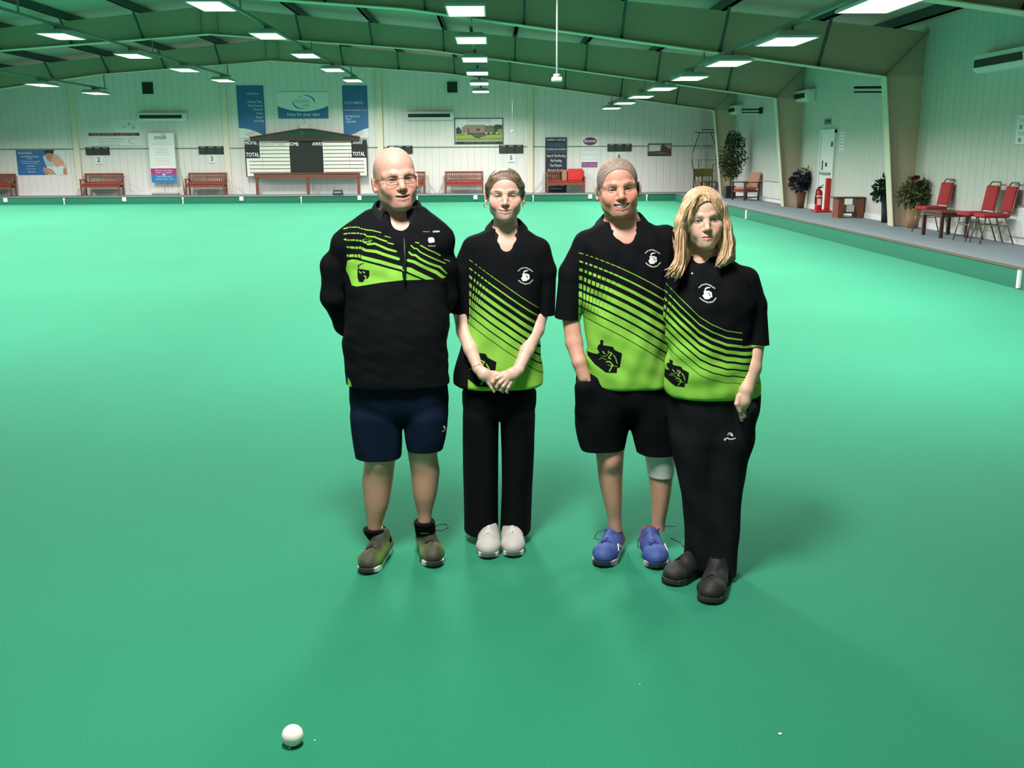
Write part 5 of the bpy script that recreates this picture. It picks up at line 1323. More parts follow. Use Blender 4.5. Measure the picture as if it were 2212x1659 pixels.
# ================================================================= the bald man in glasses
def man_bald():
    Y0 = 4.18
    r = thing('person', (at(862, 1210, Z=0)[0], Y0, 0), 'bald man in glasses, black long-sleeved top with green chest stripes, navy shorts', 'person', 'four people posing in a row on the green')
    skin = (.62, .325, .25)
    c = P3(854, 394.5, Y0 - .02)
    P = dict(c=c, s=(1.09, 1.06, 1.065), yaw=20, roll=5, pitch=2, skin=skin, smile=.75, open=.0035, rosy=.75, stub=.35, eyeopen=.0022, brow=(.30, .19, .14), browa=.55, lip=(.42, .17, .14), ear=.004)
    grey = (.34, .25, .20)
    P['scalp'] = (lambda x, y, z: .55 * sm(np.abs(x), .052, .070) * sm(-y, -.030, .0) * sm(z, .0, .02) * sm(-z, -.105, -.075), grey)
    VF, L, T, _ = build_head(P); col = paint_head(L, P)
    V, F = VF
    # cheeks and crown redder
    b = Field((-.60, 3.85, 0.0), (.05, 4.55, 1.62), .004)
    nb, nt = np.array(P3(852, 500, Y0 + .03)), np.array(P3(856, 430, Y0 + .03))
    b.chain([nb, nt], [.075, .064], .02)
    tors = [(455, 815, 905, .04, .07), (470, 790, 930, .07, .09), (485, 765, 950, .09, .10), (510, 752, 958, .11, .11), (560, 755, 958, .12, .12), (700, 752, 962, .15, .12), (790, 760, 960, .13, .12)]
    b.stack(stackrows(tors, Y0), .03, off=-.016)
    for rows in ([(985, 787, 857, .085, .085), (1000, 787, 853, .075, .08), (1040, 781, 848, .06, .085), (1090, 787, 840, .048, .07), (1135, 794, 824, .028, .040), (1165, 795, 825, .026, .040)],
                 [(960, 879, 946, .085, .085), (985, 882, 944, .075, .08), (1020, 887, 950, .06, .085), (1070, 892, 943, .05, .075), (1110, 902, 932, .028, .040), (1150, 903, 931, .026, .040)]):
        b.stack(stackrows(rows, Y0 + (.0)), .0, n=2.05)
        q = stackrows([rows[0]], Y0)[0]; b.ell((q[1], q[2] - .035, q[0] - .005), (.034, .045, .05), .03)
    for s, x0 in ((-1, 800), (1, 915)):                               # hands held behind the back
        b.chain([P3(x0, 765, Y0 + .19), P3(856 - s * 18, 800, Y0 + .21)], [.036, .03], .01)
        for i in range(4): b.chain([P3(856 - s * 10, 796 + 9*i, Y0 + .22), P3(856 + s * 28, 806 + 9*i, Y0 + .235), P3(856 + s * 44, 812 + 9*i, Y0 + .215)], [.010, .009, .008], .004)
        b.chain([P3(856 - s * 6, 788, Y0 + .22), P3(856 + s * 16, 784, Y0 + .235)], [.011, .009], .004)
    VB, FB = b.mesh(); VB = relax(VB, FB, 1)
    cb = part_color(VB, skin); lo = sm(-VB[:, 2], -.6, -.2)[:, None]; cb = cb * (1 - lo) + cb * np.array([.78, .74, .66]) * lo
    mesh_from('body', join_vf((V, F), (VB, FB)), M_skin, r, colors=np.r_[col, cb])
    # top
    fold = wav(5, 9, (22, 62), .0040, (1, .6, 1.3)); fine = wav(9, 8, (80, 150), .0010, (.8, .5, 1.6))
    w = lambda X, Y, Z, I: fold(X, Y, Z) + fine(X, Y, Z)
    g = Field((-.74, 3.88, .80), (.02, 4.56, 1.62), .0030)
    rows = [(452, 812, 905, .035, .08), (462, 796, 922, .06, .09), (476, 778, 944, .09, .10), (490, 758, 956, .10, .11), (510, 746, 963, .115, .115), (545, 746, 964, .125, .12), (600, 747, 965, .135, .125), (660, 745, 967, .155, .125), (720, 744, 968, .165, .125), (790, 746, 969, .160, .125), (845, 749, 970, .15, .125), (858, 752, 969, .145, .12)]
    g.stack(stackrows(rows, Y0), 0, wob=w, rnd=.02)
    ys = Y0 + .01
    for pts, rs in (([P3(764, 524, ys), P3(722, 575, ys + .02), P3(719, 642, ys + .03), P3(745, 700, ys + .11), P3(800, 752, Y0 + .17)], [.060, .054, .049, .044, .040]), ([P3(940, 518, ys), P3(960, 575, ys + .02), P3(962, 640, ys + .04), P3(938, 700, ys + .12), P3(900, 752, Y0 + .17)], [.062, .052, .048, .044, .040])):
        g.chain(pts, rs, .025)
    g.chain([P3(800, 478, Y0 + .01), P3(744, 526, Y0 + .01)], [.046, .056], .03); g.chain([P3(905, 470, Y0 + .01), P3(954, 518, Y0 + .01)], [.046, .056], .03)
    g.cap(np.array(nt) + (0, .0, .05), nb + np.array((0, -.005, .0)), .070, .070, .006, 's')
    # open zip: wedge cut through the front
    g.chain([P3(860, 448, Y0 - .08), P3(864, 470, Y0 - .10), P3(868, 490, Y0 - .115), P3(872, 513, Y0 - .125)], [.062, .056, .036, .006], .006, 's')
    sl, X, Y, Z = g.sub(g.lo, g.lo + g.h * (g.n - 1), 0); zb = at(860, 858, Y=Y0)[2] + .012
    for k, ph in ((0, 0),): g.ell((at(860, 858, Y=Y0)[0], Y0, zb - .03), (.195, .125, .035), .006, 's')
    VG, FG = g.mesh(); VG = relax(VG, FG, 1)
    U, Vv = pxy(VG, Y0 - .12); u, v = (U - 750) * 9.617, (Vv - 480) * 9.617
    fr = (VG[:, 1] < Y0 + .02)
    S9 = 9.617
    li = lambda pts, w: d_line(u, v, pts, w)
    gr = np.maximum.reduce([li([(-130, 150), (0, 112), (200, 100), (270, 125), (400, 150), (520, 160), (700, 205)], 20), li([(780, 275), (900, 308)], 14), li([(-110, 250), (0, 232), (200, 222), (370, 240), (400, 280), (560, 290), (700, 345), (820, 385)], [22, 24, 24, 24, 26, 28, 30, 30]), li([(850, 415), (965, 440)], 26),
        li([(-90, 360), (0, 375), (140, 365), (300, 378), (400, 420)], 34), li([(430, 445), (580, 430), (700, 480), (850, 545), (1020, 590)], [44, 44, 44, 44, 38]), li([(-40, 520), (100, 525), (280, 520), (380, 570), (600, 590), (870, 680), (1075, 745)], [40, 44, 54, 56, 60, 60, 56]),
        li([(-20, 700), (100, 690), (250, 690), (330, 720), (700, 800), (1000, 890), (1130, 925)], [50, 56, 66, 70, 76, 70, 66]), d_poly(u, v, [(-20, 800), (100, 765), (200, 772), (560, 850), (1150, 1010), (1175, 1175), (720, 1225), (200, 1315), (90, 1300), (20, 1120), (-60, 1000)]),
        li([(1420, 410), (1490, 425)], 22), li([(1520, 470), (1700, 575), (1830, 640), (1920, 710)], 24), li([(1330, 470), (1390, 530), (1450, 540), (1520, 610), (1700, 710), (1850, 790), (2020, 890)], 26), li([(2000, 800), (2110, 850)], 16),
        li([(1290, 610), (1350, 665), (1420, 670), (1520, 750), (1700, 850), (1920, 950), (2050, 1110)], [36, 38, 42, 44, 46, 44, 26]), li([(1272, 775), (1400, 810), (1600, 920), (1850, 1050), (2010, 1190)], [56, 60, 64, 66, 56]), d_poly(u, v, [(1240, 915), (1330, 925), (1820, 1192), (1650, 1192), (1240, 995)]), d_poly(u, v, [(1228, 1035), (1560, 1185), (1225, 1180)]),
        li([(330, 345), (400, 335), (520, 330)], 10), li([(320, 345), (340, 380), (450, 390), (520, 365), (440, 375)], 12), li([(520, 360), (430, 430), (330, 410)], 10)]) / S9
    for xx in (-30, 30, 160, 235, 300): gr = np.where((u < 330) & (v < 755), np.minimum(gr, (np.abs(u - xx - (v - 400) * -.08) - 9) / S9), gr)
    gr = np.where((u < 1) & (v < 755) & (np.abs(u) < 1), gr, gr)
    # badge on the chest panel
    bd = np.maximum.reduce([d_poly(u, v, [(210, 970), (300, 955), (360, 965), (470, 980), (475, 1090), (440, 1150), (370, 1170), (340, 1225), (250, 1225), (215, 1130)]), li([(240, 960), (230, 890), (300, 850), (370, 840)], [24, 26, 24, 14])]) / S9
    gr = np.minimum(gr, -bd); gr = np.maximum(gr, np.maximum.reduce([li([(250, 1010), (290, 1040)], 22), li([(330, 1010), (370, 1030)], 22), li([(360, 1090), (400, 1110), (390, 1150)], 20)]) / S9)
    gr = np.where((v > 1150) & (u > 1220) & (v > 1192), -5, gr)
    side = d_poly(U, Vv, [(749, 815), (756, 822), (763, 845), (766, 862), (748, 862)])
    gr = np.maximum(np.where(fr, gr, -5), np.where(fr, side, -5))
    wh = np.maximum.reduce([d_poly(u, v, [(1680, 330), (1760, 315), (1800, 350), (1810, 420), (1700, 430), (1675, 380)]), li([(1150, 960), (1215, 995)], 14)]) / S9
    pal = np.maximum.reduce([li([(1780, 205), (1890, 205)], 34) , li([(1690, 490), (1820, 500)], 30) - 6, li([(1560, 195), (1700, 205)], 8)]) / S9; pal = np.minimum(pal, (np.abs(((u / 26) % 1) - .5) - .16) * 2.2)
    bx = (at(762, 560, Y=Y0)[0], at(952, 560, Y=Y0)[0])
    ins = lambda a: np.where(fr & (U > 722) & (U < 972), a, -5)
    top_ = mesh_from('long_sleeved_top', (VG, FG), M_polo, r, {'green': ins(gr), 'white': ins(wh), 'pale': ins(pal)})
    zc = at(860, 447, Y=Y0)[2]
    collar('collar', r, M_collar, (at(857, 450, Y=Y0)[0], Y0 + .02, 0), .087, .083, zc + .012, .040, .030, .52, (.010, .034), lift=.022, sag=.012, th=.005)
    bm = BM(); tube(bm, [P3(873, 514, Y0 - .135), P3(875, 560, Y0 - .152), P3(874, 604, Y0 - .158)], .004, 8); world_child(mesh_obj('zip', bm, M_black, None, True), r)
    # shorts
    s_ = Field((-.62, 3.92, .40), (.02, 4.48, 1.02), .0035); vw = wav(15, 9, (28, 75), .0042, (1.4, 1, .35))
    wv = lambda X, Y, Z, I: vw(X, Y, Z)
    s_.stack(stackrows([(800, 762, 962, .12, .11), (830, 758, 966, .125, .115), (865, 756, 968, .123, .12), (885, 760, 964, .112, .112), (903, 775, 950, .085, .085)], Y0), 0, wob=wv, rnd=.03)
    s_.stack(stackrows([(815, 800, 830, .02, .02), (888, 756, 870, .114, .114), (920, 758, 871, .11, .11), (960, 764, 870, .105, .105), (984, 769, 868, .10, .10)], Y0), .016, wob=wv)
    s_.stack(stackrows([(815, 905, 930, .02, .02), (888, 871, 967, .114, .114), (920, 874, 965, .11, .11), (950, 876, 961, .105, .105), (966, 880, 957, .10, .10)], Y0), .016, wob=wv)
    for rw in ([(975, 783, 858, .088, .09), (1000, 776, 862, .092, .092)], [(955, 888, 948, .088, .09), (985, 886, 951, .092, .092)]): s_.stack(stackrows(rw, Y0), .004, 's')
    VS, FS = s_.mesh(); VS = relax(VS, FS, 1); US, US2 = pxy(VS, Y0 - .1)
    wl = np.where(VS[:, 1] < Y0, np.maximum(d_line(US, US2, [(958, 924), (961, 931)], 2.6), d_line(US, US2, [(955, 934), (961, 935)], 2.0)), -5)
    M_nav = print_mat('navy_shorts_cloth', (.005, .0105, .027), [('white', (.7, .7, .72), .4)])
    mesh_from('shorts', (VS, FS), M_nav, r, {'white': wl})
    # glasses
    bm = BM(); M_gl = mat('glasses_frame', (.05, .035, .03), .3, metal=.6)
    for s in (-1, 1):
        cx = s * .0335
        rim = [(cx + .0245 * math.copysign(abs(math.cos(t)) ** .6, math.cos(t)), .094 - .10 * (cx + .02 * math.cos(t)) ** 2 * 6, .006 + .0150 * math.copysign(abs(math.sin(t)) ** .7, math.sin(t))) for t in np.linspace(0, 2 * PI, 29)]
        tube(bm, [tuple(head_to_world(T, p)) for p in rim], .0011, 6)
        tube(bm, [tuple(head_to_world(T, p)) for p in ((s * .058, .078, .013), (s * .071, .060, .014), (s * .078, .0, .012), (s * .080, -.015, .004))], .0013, 6)
    tube(bm, [tuple(head_to_world(T, p)) for p in ((-.010, .0955, .010), (0, .0985, .013), (.010, .0955, .010))], .0011, 6)
    gl = world_child(mesh_obj('glasses', bm, M_gl, None, True), r)
    bm = BM()
    for s in (-1, 1):
        cx = s * .0335
        bm.faces.new([bm.verts.new(tuple(head_to_world(T, (cx + .0235 * math.copysign(abs(math.cos(t)) ** .6, math.cos(t)), .0945 - .10 * (cx + .02 * math.cos(t)) ** 2 * 6, .006 + .0142 * math.copysign(abs(math.sin(t)) ** .7, math.sin(t)))))) for t in np.linspace(0, 2 * PI, 28, endpoint=False)])
    ml = bpy.data.materials.new('lens_glass'); ml.use_nodes = True; nt2 = ml.node_tree; nt2.nodes.clear()
    o_ = nt2.nodes.new('ShaderNodeOutputMaterial'); mx = nt2.nodes.new('ShaderNodeMixShader'); tr = nt2.nodes.new('ShaderNodeBsdfTransparent'); gg = nt2.nodes.new('ShaderNodeBsdfGlossy'); gg.inputs['Roughness'].default_value = .05; mx.inputs[0].default_value = .07; tr.inputs[0].default_value = (.93, .95, .94, 1)
    nt2.links.new(tr.outputs[0], mx.inputs[1]); nt2.links.new(gg.outputs[0], mx.inputs[2]); nt2.links.new(mx.outputs[0], o_.inputs[0])
    le = mesh_obj('lens', bm, ml); le.parent = gl; le.matrix_parent_inverse = Matrix.Identity(4)
    # shoes
    up = shoe_mat('olive_running_shoe', [(0, (.07, .13, .03)), (.30, (.03, .035, .015)), (.62, (.02, .022, .012)), (.70, (.06, .065, .025)), (.90, (.035, .038, .02)), (1, (.02, .02, .02))], side=(.09, .17, .03))
    sl_ = shoe_mat('white_shoe_sole', [(0, (.75, .8, .75)), (.86, (.8, .8, .78)), (.93, (.03, .03, .03)), (1, (.02, .02, .02))])
    for toe, deg, ank, lp in (((786, 1245), -13, (808, 1150), None), ((940, 1230), 13, (917, 1135), [[(.36, .2, .11), (.34, .5, .125), (.30, .85, .12), (.33, .95, .105), (.38, .6, .10), (.38, .2, .108)]])):
        tp = at(*toe, Z=0); u_, G = shoe(r, tp, deg, .305, up, sl_, m_lace=M_black, W=.104, high=.012, loop=lp, label='olive green running shoe with white sole and black laces')
        top = np.array(G(.20, 0, .165)); q = at(ank[0], ank[1] - 12, Y=Y0 + .015); sock(r, M_blackcloth, np.array(G(.22, 0, .07)), np.array([q[0], q[1] - .018, q[2]]), .045, .047)
        bm = BM(); ts = [tuple(G(.27, -.13 + .26 * i, .138)) for i in (0, 1)]; bar(bm, ts[0], ts[1], .004, .009); tg = mesh_obj('tongue_mark', bm, C('lime_mark', .55, .75, .05)); tg.parent = u_
    return r
def shoe_mat(name, stops, side=None):
    m = bpy.data.materials.new(name); m.use_nodes = True; nt = m.node_tree; b = nt.nodes['Principled BSDF']; L = nt.links.new; b.inputs['Roughness'].default_value = .65
    a = nt.nodes.new('ShaderNodeAttribute'); a.attribute_name = 'sx'; cr = nt.nodes.new('ShaderNodeValToRGB')
    e = cr.color_ramp.elements
    while len(e) < len(stops): e.new(.5)
    for q, (p, c) in zip(e, stops): q.position = p; q.color = (*c, 1)
    L(a.outputs['Fac'], cr.inputs['Fac']); src = cr.outputs['Color']
    if side:
        w = nt.nodes.new('ShaderNodeAttribute'); w.attribute_name = 'wx'; ab = nt.nodes.new('ShaderNodeMath'); ab.operation = 'ABSOLUTE'; L(w.outputs['Fac'], ab.inputs[0])
        r = nt.nodes.new('ShaderNodeMapRange'); r.inputs['From Min'].default_value = .30; r.inputs['From Max'].default_value = .46; L(ab.outputs[0], r.inputs['Value'])
        mx = nt.nodes.new('ShaderNodeMix'); mx.data_type = 'RGBA'; L(r.outputs['Result'], mx.inputs['Factor']); L(src, mx.inputs['A']); mx.inputs['B'].default_value = (*side, 1); src = mx.outputs['Result']
    L(src, b.inputs['Base Color'])
    tc = nt.nodes.new('ShaderNodeTexCoord'); n = nt.nodes.new('ShaderNodeTexNoise'); n.inputs['Scale'].default_value = 420; L(tc.outputs['Object'], n.inputs['Vector'])
    bp = nt.nodes.new('ShaderNodeBump'); bp.inputs['Strength'].default_value = .4; bp.inputs['Distance'].default_value = .002; L(n.outputs['Fac'], bp.inputs['Height']); L(bp.outputs['Normal'], b.inputs['Normal'])
    return m
# ================================================================= the young woman
def young_woman():
    Y0 = 4.36
    r = thing('person', (at(1080, 1200, Z=0)[0], Y0, 0), 'young woman with tied-back brown hair, black and green polo, hands clasped, wide black trousers', 'person', 'four people posing in a row on the green')
    skin = (.65, .40, .32)
    c = P3(1090.5, 426, Y0 - .02)
    P = dict(c=c, s=(.995, .98, .925), yaw=0, roll=0, pitch=-1, skin=skin, fem=1, smile=1.0, rosy=.85, eyeopen=.0016, eyez=.0, brow=(.10, .05, .035), broww=.0036, browa=.9, lip=(.50, .19, .17), iris=(.03, .02, .015), ear=.004)
    VF, L, T, H = build_head(P); col = paint_head(L, P); V, F = VF
    b = Field((-.33, 3.94, 0.64), (.33, 4.60, 1.60), .0025)
    nb, nt = np.array(P3(1094, 540, Y0 + .02)), np.array(P3(1091, 455, Y0 + .025))
    b.chain([nb, nt], [.062, .049], .02)
    b.stack(stackrows([(497, 1060, 1128, .045, .06), (508, 1035, 1152, .055, .07), (522, 1018, 1168, .07, .08), (560, 1020, 1166, .085, .09), (650, 1022, 1160, .10, .09), (700, 1022, 1150, .09, .09)], Y0), .04, off=-.012)
    ya = Y0 - .06
    wr, wl = P3(1033, 797, Y0 - .155), P3(1119, 800, Y0 - .160)
    b.chain([P3(1003, 600, Y0), P3(995, 668, Y0 + .01), P3(1003, 715, Y0 - .03), P3(1017, 755, Y0 - .10), wr], [.032, .036, .0345, .030, .0225], .012)
    b.chain([P3(1174, 600, Y0), P3(1170, 665, Y0 + .01), P3(1158, 712, Y0 - .03), P3(1138, 757, Y0 - .10), wl], [.032, .037, .0350, .030, .0235], .012)
    yh = Y0 - .175
    K = lambda px, py, dy=0: P3(px, py, yh + dy)
    # her right hand (picture left) underneath
    b.chain([wr, K(1046, 809, .005), K(1058, 818, .01)], [.0225, .0270, .0250], .010, flat=(1, .8))
    b.chain([K(1050, 815), K(1056, 828), K(1062, 838), K(1067, 846, .004)], [.0120, .0088, .0078, .0066], .004)
    for i in range(3): b.chain([K(1060, 815 + 6*i, .022), K(1082, 822 + 7*i, .034), K(1094, 820 + 7*i, .03)], [.0095, .009, .008], .004)
    b.chain([K(1048, 804, .01), K(1068, 806, .02), K(1082, 808, .022)], [.012, .010, .008], .006)
    # her left hand (picture right) on top, fingers curling over
    b.chain([wl, K(1107, 808), K(1092, 817, -.004)], [.0235, .0270, .0250], .010, flat=(1, .8)); b.ell(K(1085, 815, -.002), (.020, .016, .016), .010)
    for pts in ([K(1084, 812, -.014), K(1073, 817, -.018), K(1065, 826, -.010), K(1067, 832, .004)], [K(1088, 819, -.016), K(1079, 827, -.022), K(1073, 836, -.014), K(1077, 842, .002)], [K(1095, 824, -.014), K(1087, 834, -.018), K(1082, 842, -.010), K(1086, 846, .004)], [K(1103, 826, -.008), K(1098, 836, -.012), K(1094, 845, -.006), K(1096, 848, .004)]):
        b.chain(pts, [.0100, .0088, .0078, .0066], .0035)
    b.chain([K(1104, 803, .004), K(1088, 806, .004), K(1072, 810, .010)], [.012, .0098, .0080], .005)
    VB, FB = b.mesh(); VB = relax(VB, FB, 1)
    mesh_from('body', join_vf((V, F), (VB, FB)), M_skin, r, colors=np.r_[col, part_color(VB, (.66, .42, .33))])
    # ankles
    # polo
    fold = wav(25, 10, (24, 90), .0042, (1.2, .6, 1.0)); w = lambda X, Y, Z, I: fold(X, Y, Z) * np.clip((1.5 - Z) * 2, .3, 1.1)
    g = Field((-.35, 4.04, .68), (.34, 4.62, 1.60), .0024)
    g.stack(stackrows([(492, 1058, 1130, .045, .06), (500, 1042, 1146, .055, .07), (510, 1020, 1160, .065, .08), (522, 1009, 1172, .08, .085), (545, 1008, 1180, .09, .09), (600, 1010, 1176, .10, .095), (650, 1012, 1168, .11, .095), (700, 1006, 1163, .115, .10), (755, 992, 1166, .12, .105), (800, 984, 1171, .125, .11), (832, 976, 1176, .13, .115)], Y0), 0, wob=w, rnd=.02)
    for pts, rs in (([P3(1024, 536, Y0), P3(1000, 585, Y0 + .005), P3(993, 676, Y0 + .01)], [.052, .050, .047]), ([P3(1163, 540, Y0), P3(1177, 585, Y0 + .005), P3(1175, 680, Y0 + .01)], [.052, .050, .049])):
        g.chain(pts[:2], rs[:2], .022); g.cap(pts[1], pts[2], rs[1], rs[2], .012, cut=(pts[2], np.array(pts[2]) - np.array(pts[1])))
        d = np.array(pts[2]) - np.array(pts[1]); g.cap(np.array(pts[1]) + d * .72, np.array(pts[2]) + d * .3, rs[2] - .006, rs[2] - .003, .003, 's')
    g.cap(nt + (0, 0, .05), nb + (0, .0, .03), .054, .054, .006, 's'); g.chain([P3(1094, 482, Y0 - .05), P3(1094, 505, Y0 - .065), P3(1094, 528, Y0 - .08), P3(1094, 553, Y0 - .09)], [.056, .052, .034, .004], .005, 's')
    q = stackrows([(832, 976, 1176, .13, .115)], Y0)[0]; g.ell((q[1], q[2], q[0] - .012), (q[3] - .008, q[4] - .008, .03), .004, 's')
    VG, FG = g.mesh(); VG = relax(VG, FG, 1); U, Vv = pxy(VG, Y0 - .10); fr = VG[:, 1] < Y0 + .01
    gr = polo_green(U, Vv, lambda u: 601 + .70 * (u - 1068) , lambda u: np.full(u.shape, 18.4), 1013, [8, 15, 22, 30, 39, 49], 612, .0085, 1190)
    gr = engine(U, Vv, 1030, 795, .104, gr)
    wh, pa = emblem(U, Vv, 1135, 597, .046)
    ins = lambda a: np.where(fr, a, -5); tor = (U > 1011 - (Vv > 690) * 40) & (U < 1170 + (Vv > 690) * 30)
    slv = ((U < 1013) | (U > 1166)) & (Vv < 692)
    mesh_from('polo_shirt', (VG, FG), M_polo, r, {'green': np.where(slv, -5, ins(gr)), 'white': ins(wh), 'pale': ins(pa)})
    zc = at(1092, 478, Y=Y0)[2]
    collar('collar', r, M_collar, (at(1094, 480, Y=Y0)[0], Y0 + .008, 0), .062, .062, zc - .008, .026, .033, .56, (.010, .040), lift=.026, sag=.026)
    # trousers
    s_ = Field((-.35, 4.04, .02), (.31, 4.68, .90), .0040); vw = wav(33, 10, (24, 80), .0050, (1.6, 1, .18)); wv = lambda X, Y, Z, I: vw(X, Y, Z)
    s_.stack(stackrows([(835, 1000, 1155, .11, .10), (875, 1000, 1155, .108, .113), (890, 1004, 1150, .10, .105), (905, 1018, 1136, .075, .08)], Y0), 0, wob=wv, rnd=.03)
    s_.stack(stackrows([(820, 1030, 1050, .02, .02), (890, 1000, 1077, .10, .11), (960, 1001, 1076, .095, .10), (1050, 1002, 1077, .09, .10), (1146, 1003, 1076, .095, .12)], Y0), .010, wob=wv)
    s_.stack(stackrows([(820, 1105, 1125, .02, .02), (890, 1081, 1154, .10, .11), (960, 1082, 1153, .095, .10), (1050, 1082, 1148, .09, .10), (1146, 1080, 1147, .095, .12)], Y0), .008, wob=wv)
    for a, b_ in ((1013, 1066), (1090, 1136)): s_.stack(stackrows([(1130, a, b_, .08, .10), (1175, a - 2, b_ + 2, .083, .105)], Y0), .003, 's')
    VS, FS = s_.mesh(); VS = relax(VS, FS, 1); mesh_from('trousers', (VS, FS), M_blackcloth, r)
    # hair: drawn back from a centre parting
    Hh = Field((-.10, -.135, -.10), (.10, .11, .155), .0022)
    Hh.ell((0, -.016, .042), (.0815, .1030, .0910), 0); Hh.ell((0, .018, .062), (.0640, .0680, .0660), .02); Hh.ell((0, -.075, -.010), (.060, .055, .055), .03)
    for s in (-1, 1): Hh.chain([(s*.012, .050, .110), (s*.048, .048, .090), (s*.070, .026, .055), (s*.076, .006, .024)], [.007, .009, .009, .007], .02)
    Hh.ell((0, .100, .010), (.0690, .080, .0730), .006, 's'); Hh.ell((0, -.01, -.075), (.1, .075, .06), .01, 's')
    for s in (-1, 1): Hh.ell((s*.090, .018, -.020), (.030, .042, .034), .006, 's')
    V2, F2 = Hh.mesh(); V2 = relax(V2, F2, 2)
    mesh_from('hair', (head_to_world(T, V2), F2[:, ::-1]), hair_mat('brown_hair', (.050, .028, .017), (.19, .12, .075), .36, (300, 16, 90)), r)
    # earrings
    bm = BM()
    for s in (-1, 1):
        p = head_to_world(T, (s*.0835, -.004, -.033)); tube(bm, [tuple(p + np.array([math.cos(t)*.007, -.008, math.sin(t)*.008 - .004])) for t in np.linspace(0, 2*PI, 14)], .0018, 6)
    world_child(mesh_obj('earring', bm, mat('silver', (.8, .8, .8), .2, metal=1), None, True), r)
    bm = BM(); p = np.array(P3(1030, 793, Y0 - .153)); ax = np.array(wr) - np.array(P3(1017, 755, Y0 - .10)); ax /= np.linalg.norm(ax); e1 = np.cross(ax, (0, 1, 0)); e1 /= np.linalg.norm(e1); e2 = np.cross(ax, e1)
    tube(bm, [tuple(p + e1 * math.cos(t) * .0245 + e2 * math.sin(t) * .0245) for t in np.linspace(0, 2*PI, 30)], .0009, 6); world_child(mesh_obj('bracelet', bm, mat('gold', (.8, .55, .3), .25, metal=1), None, True), r)
    up = shoe_mat('white_shoe_leather', [(0, (.44, .41, .39)), (.9, (.47, .44, .415)), (1, (.47, .44, .415))]); so = shoe_mat('pale_shoe_sole', [(0, (.70, .66, .62)), (.90, (.72, .68, .64)), (.95, (.10, .13, .12)), (1, (.10, .13, .12))])
    for toe, deg in (((1054, 1211), -1), ((1109, 1208), 1)):
        shoe(r, at(*toe, Z=0), deg, .265, up, so, m_lace=mat('white_lace', (.62, .60, .58), .6), W=.100, high=-.016, label='plain white bowling shoe with grey toe tip')
    return r

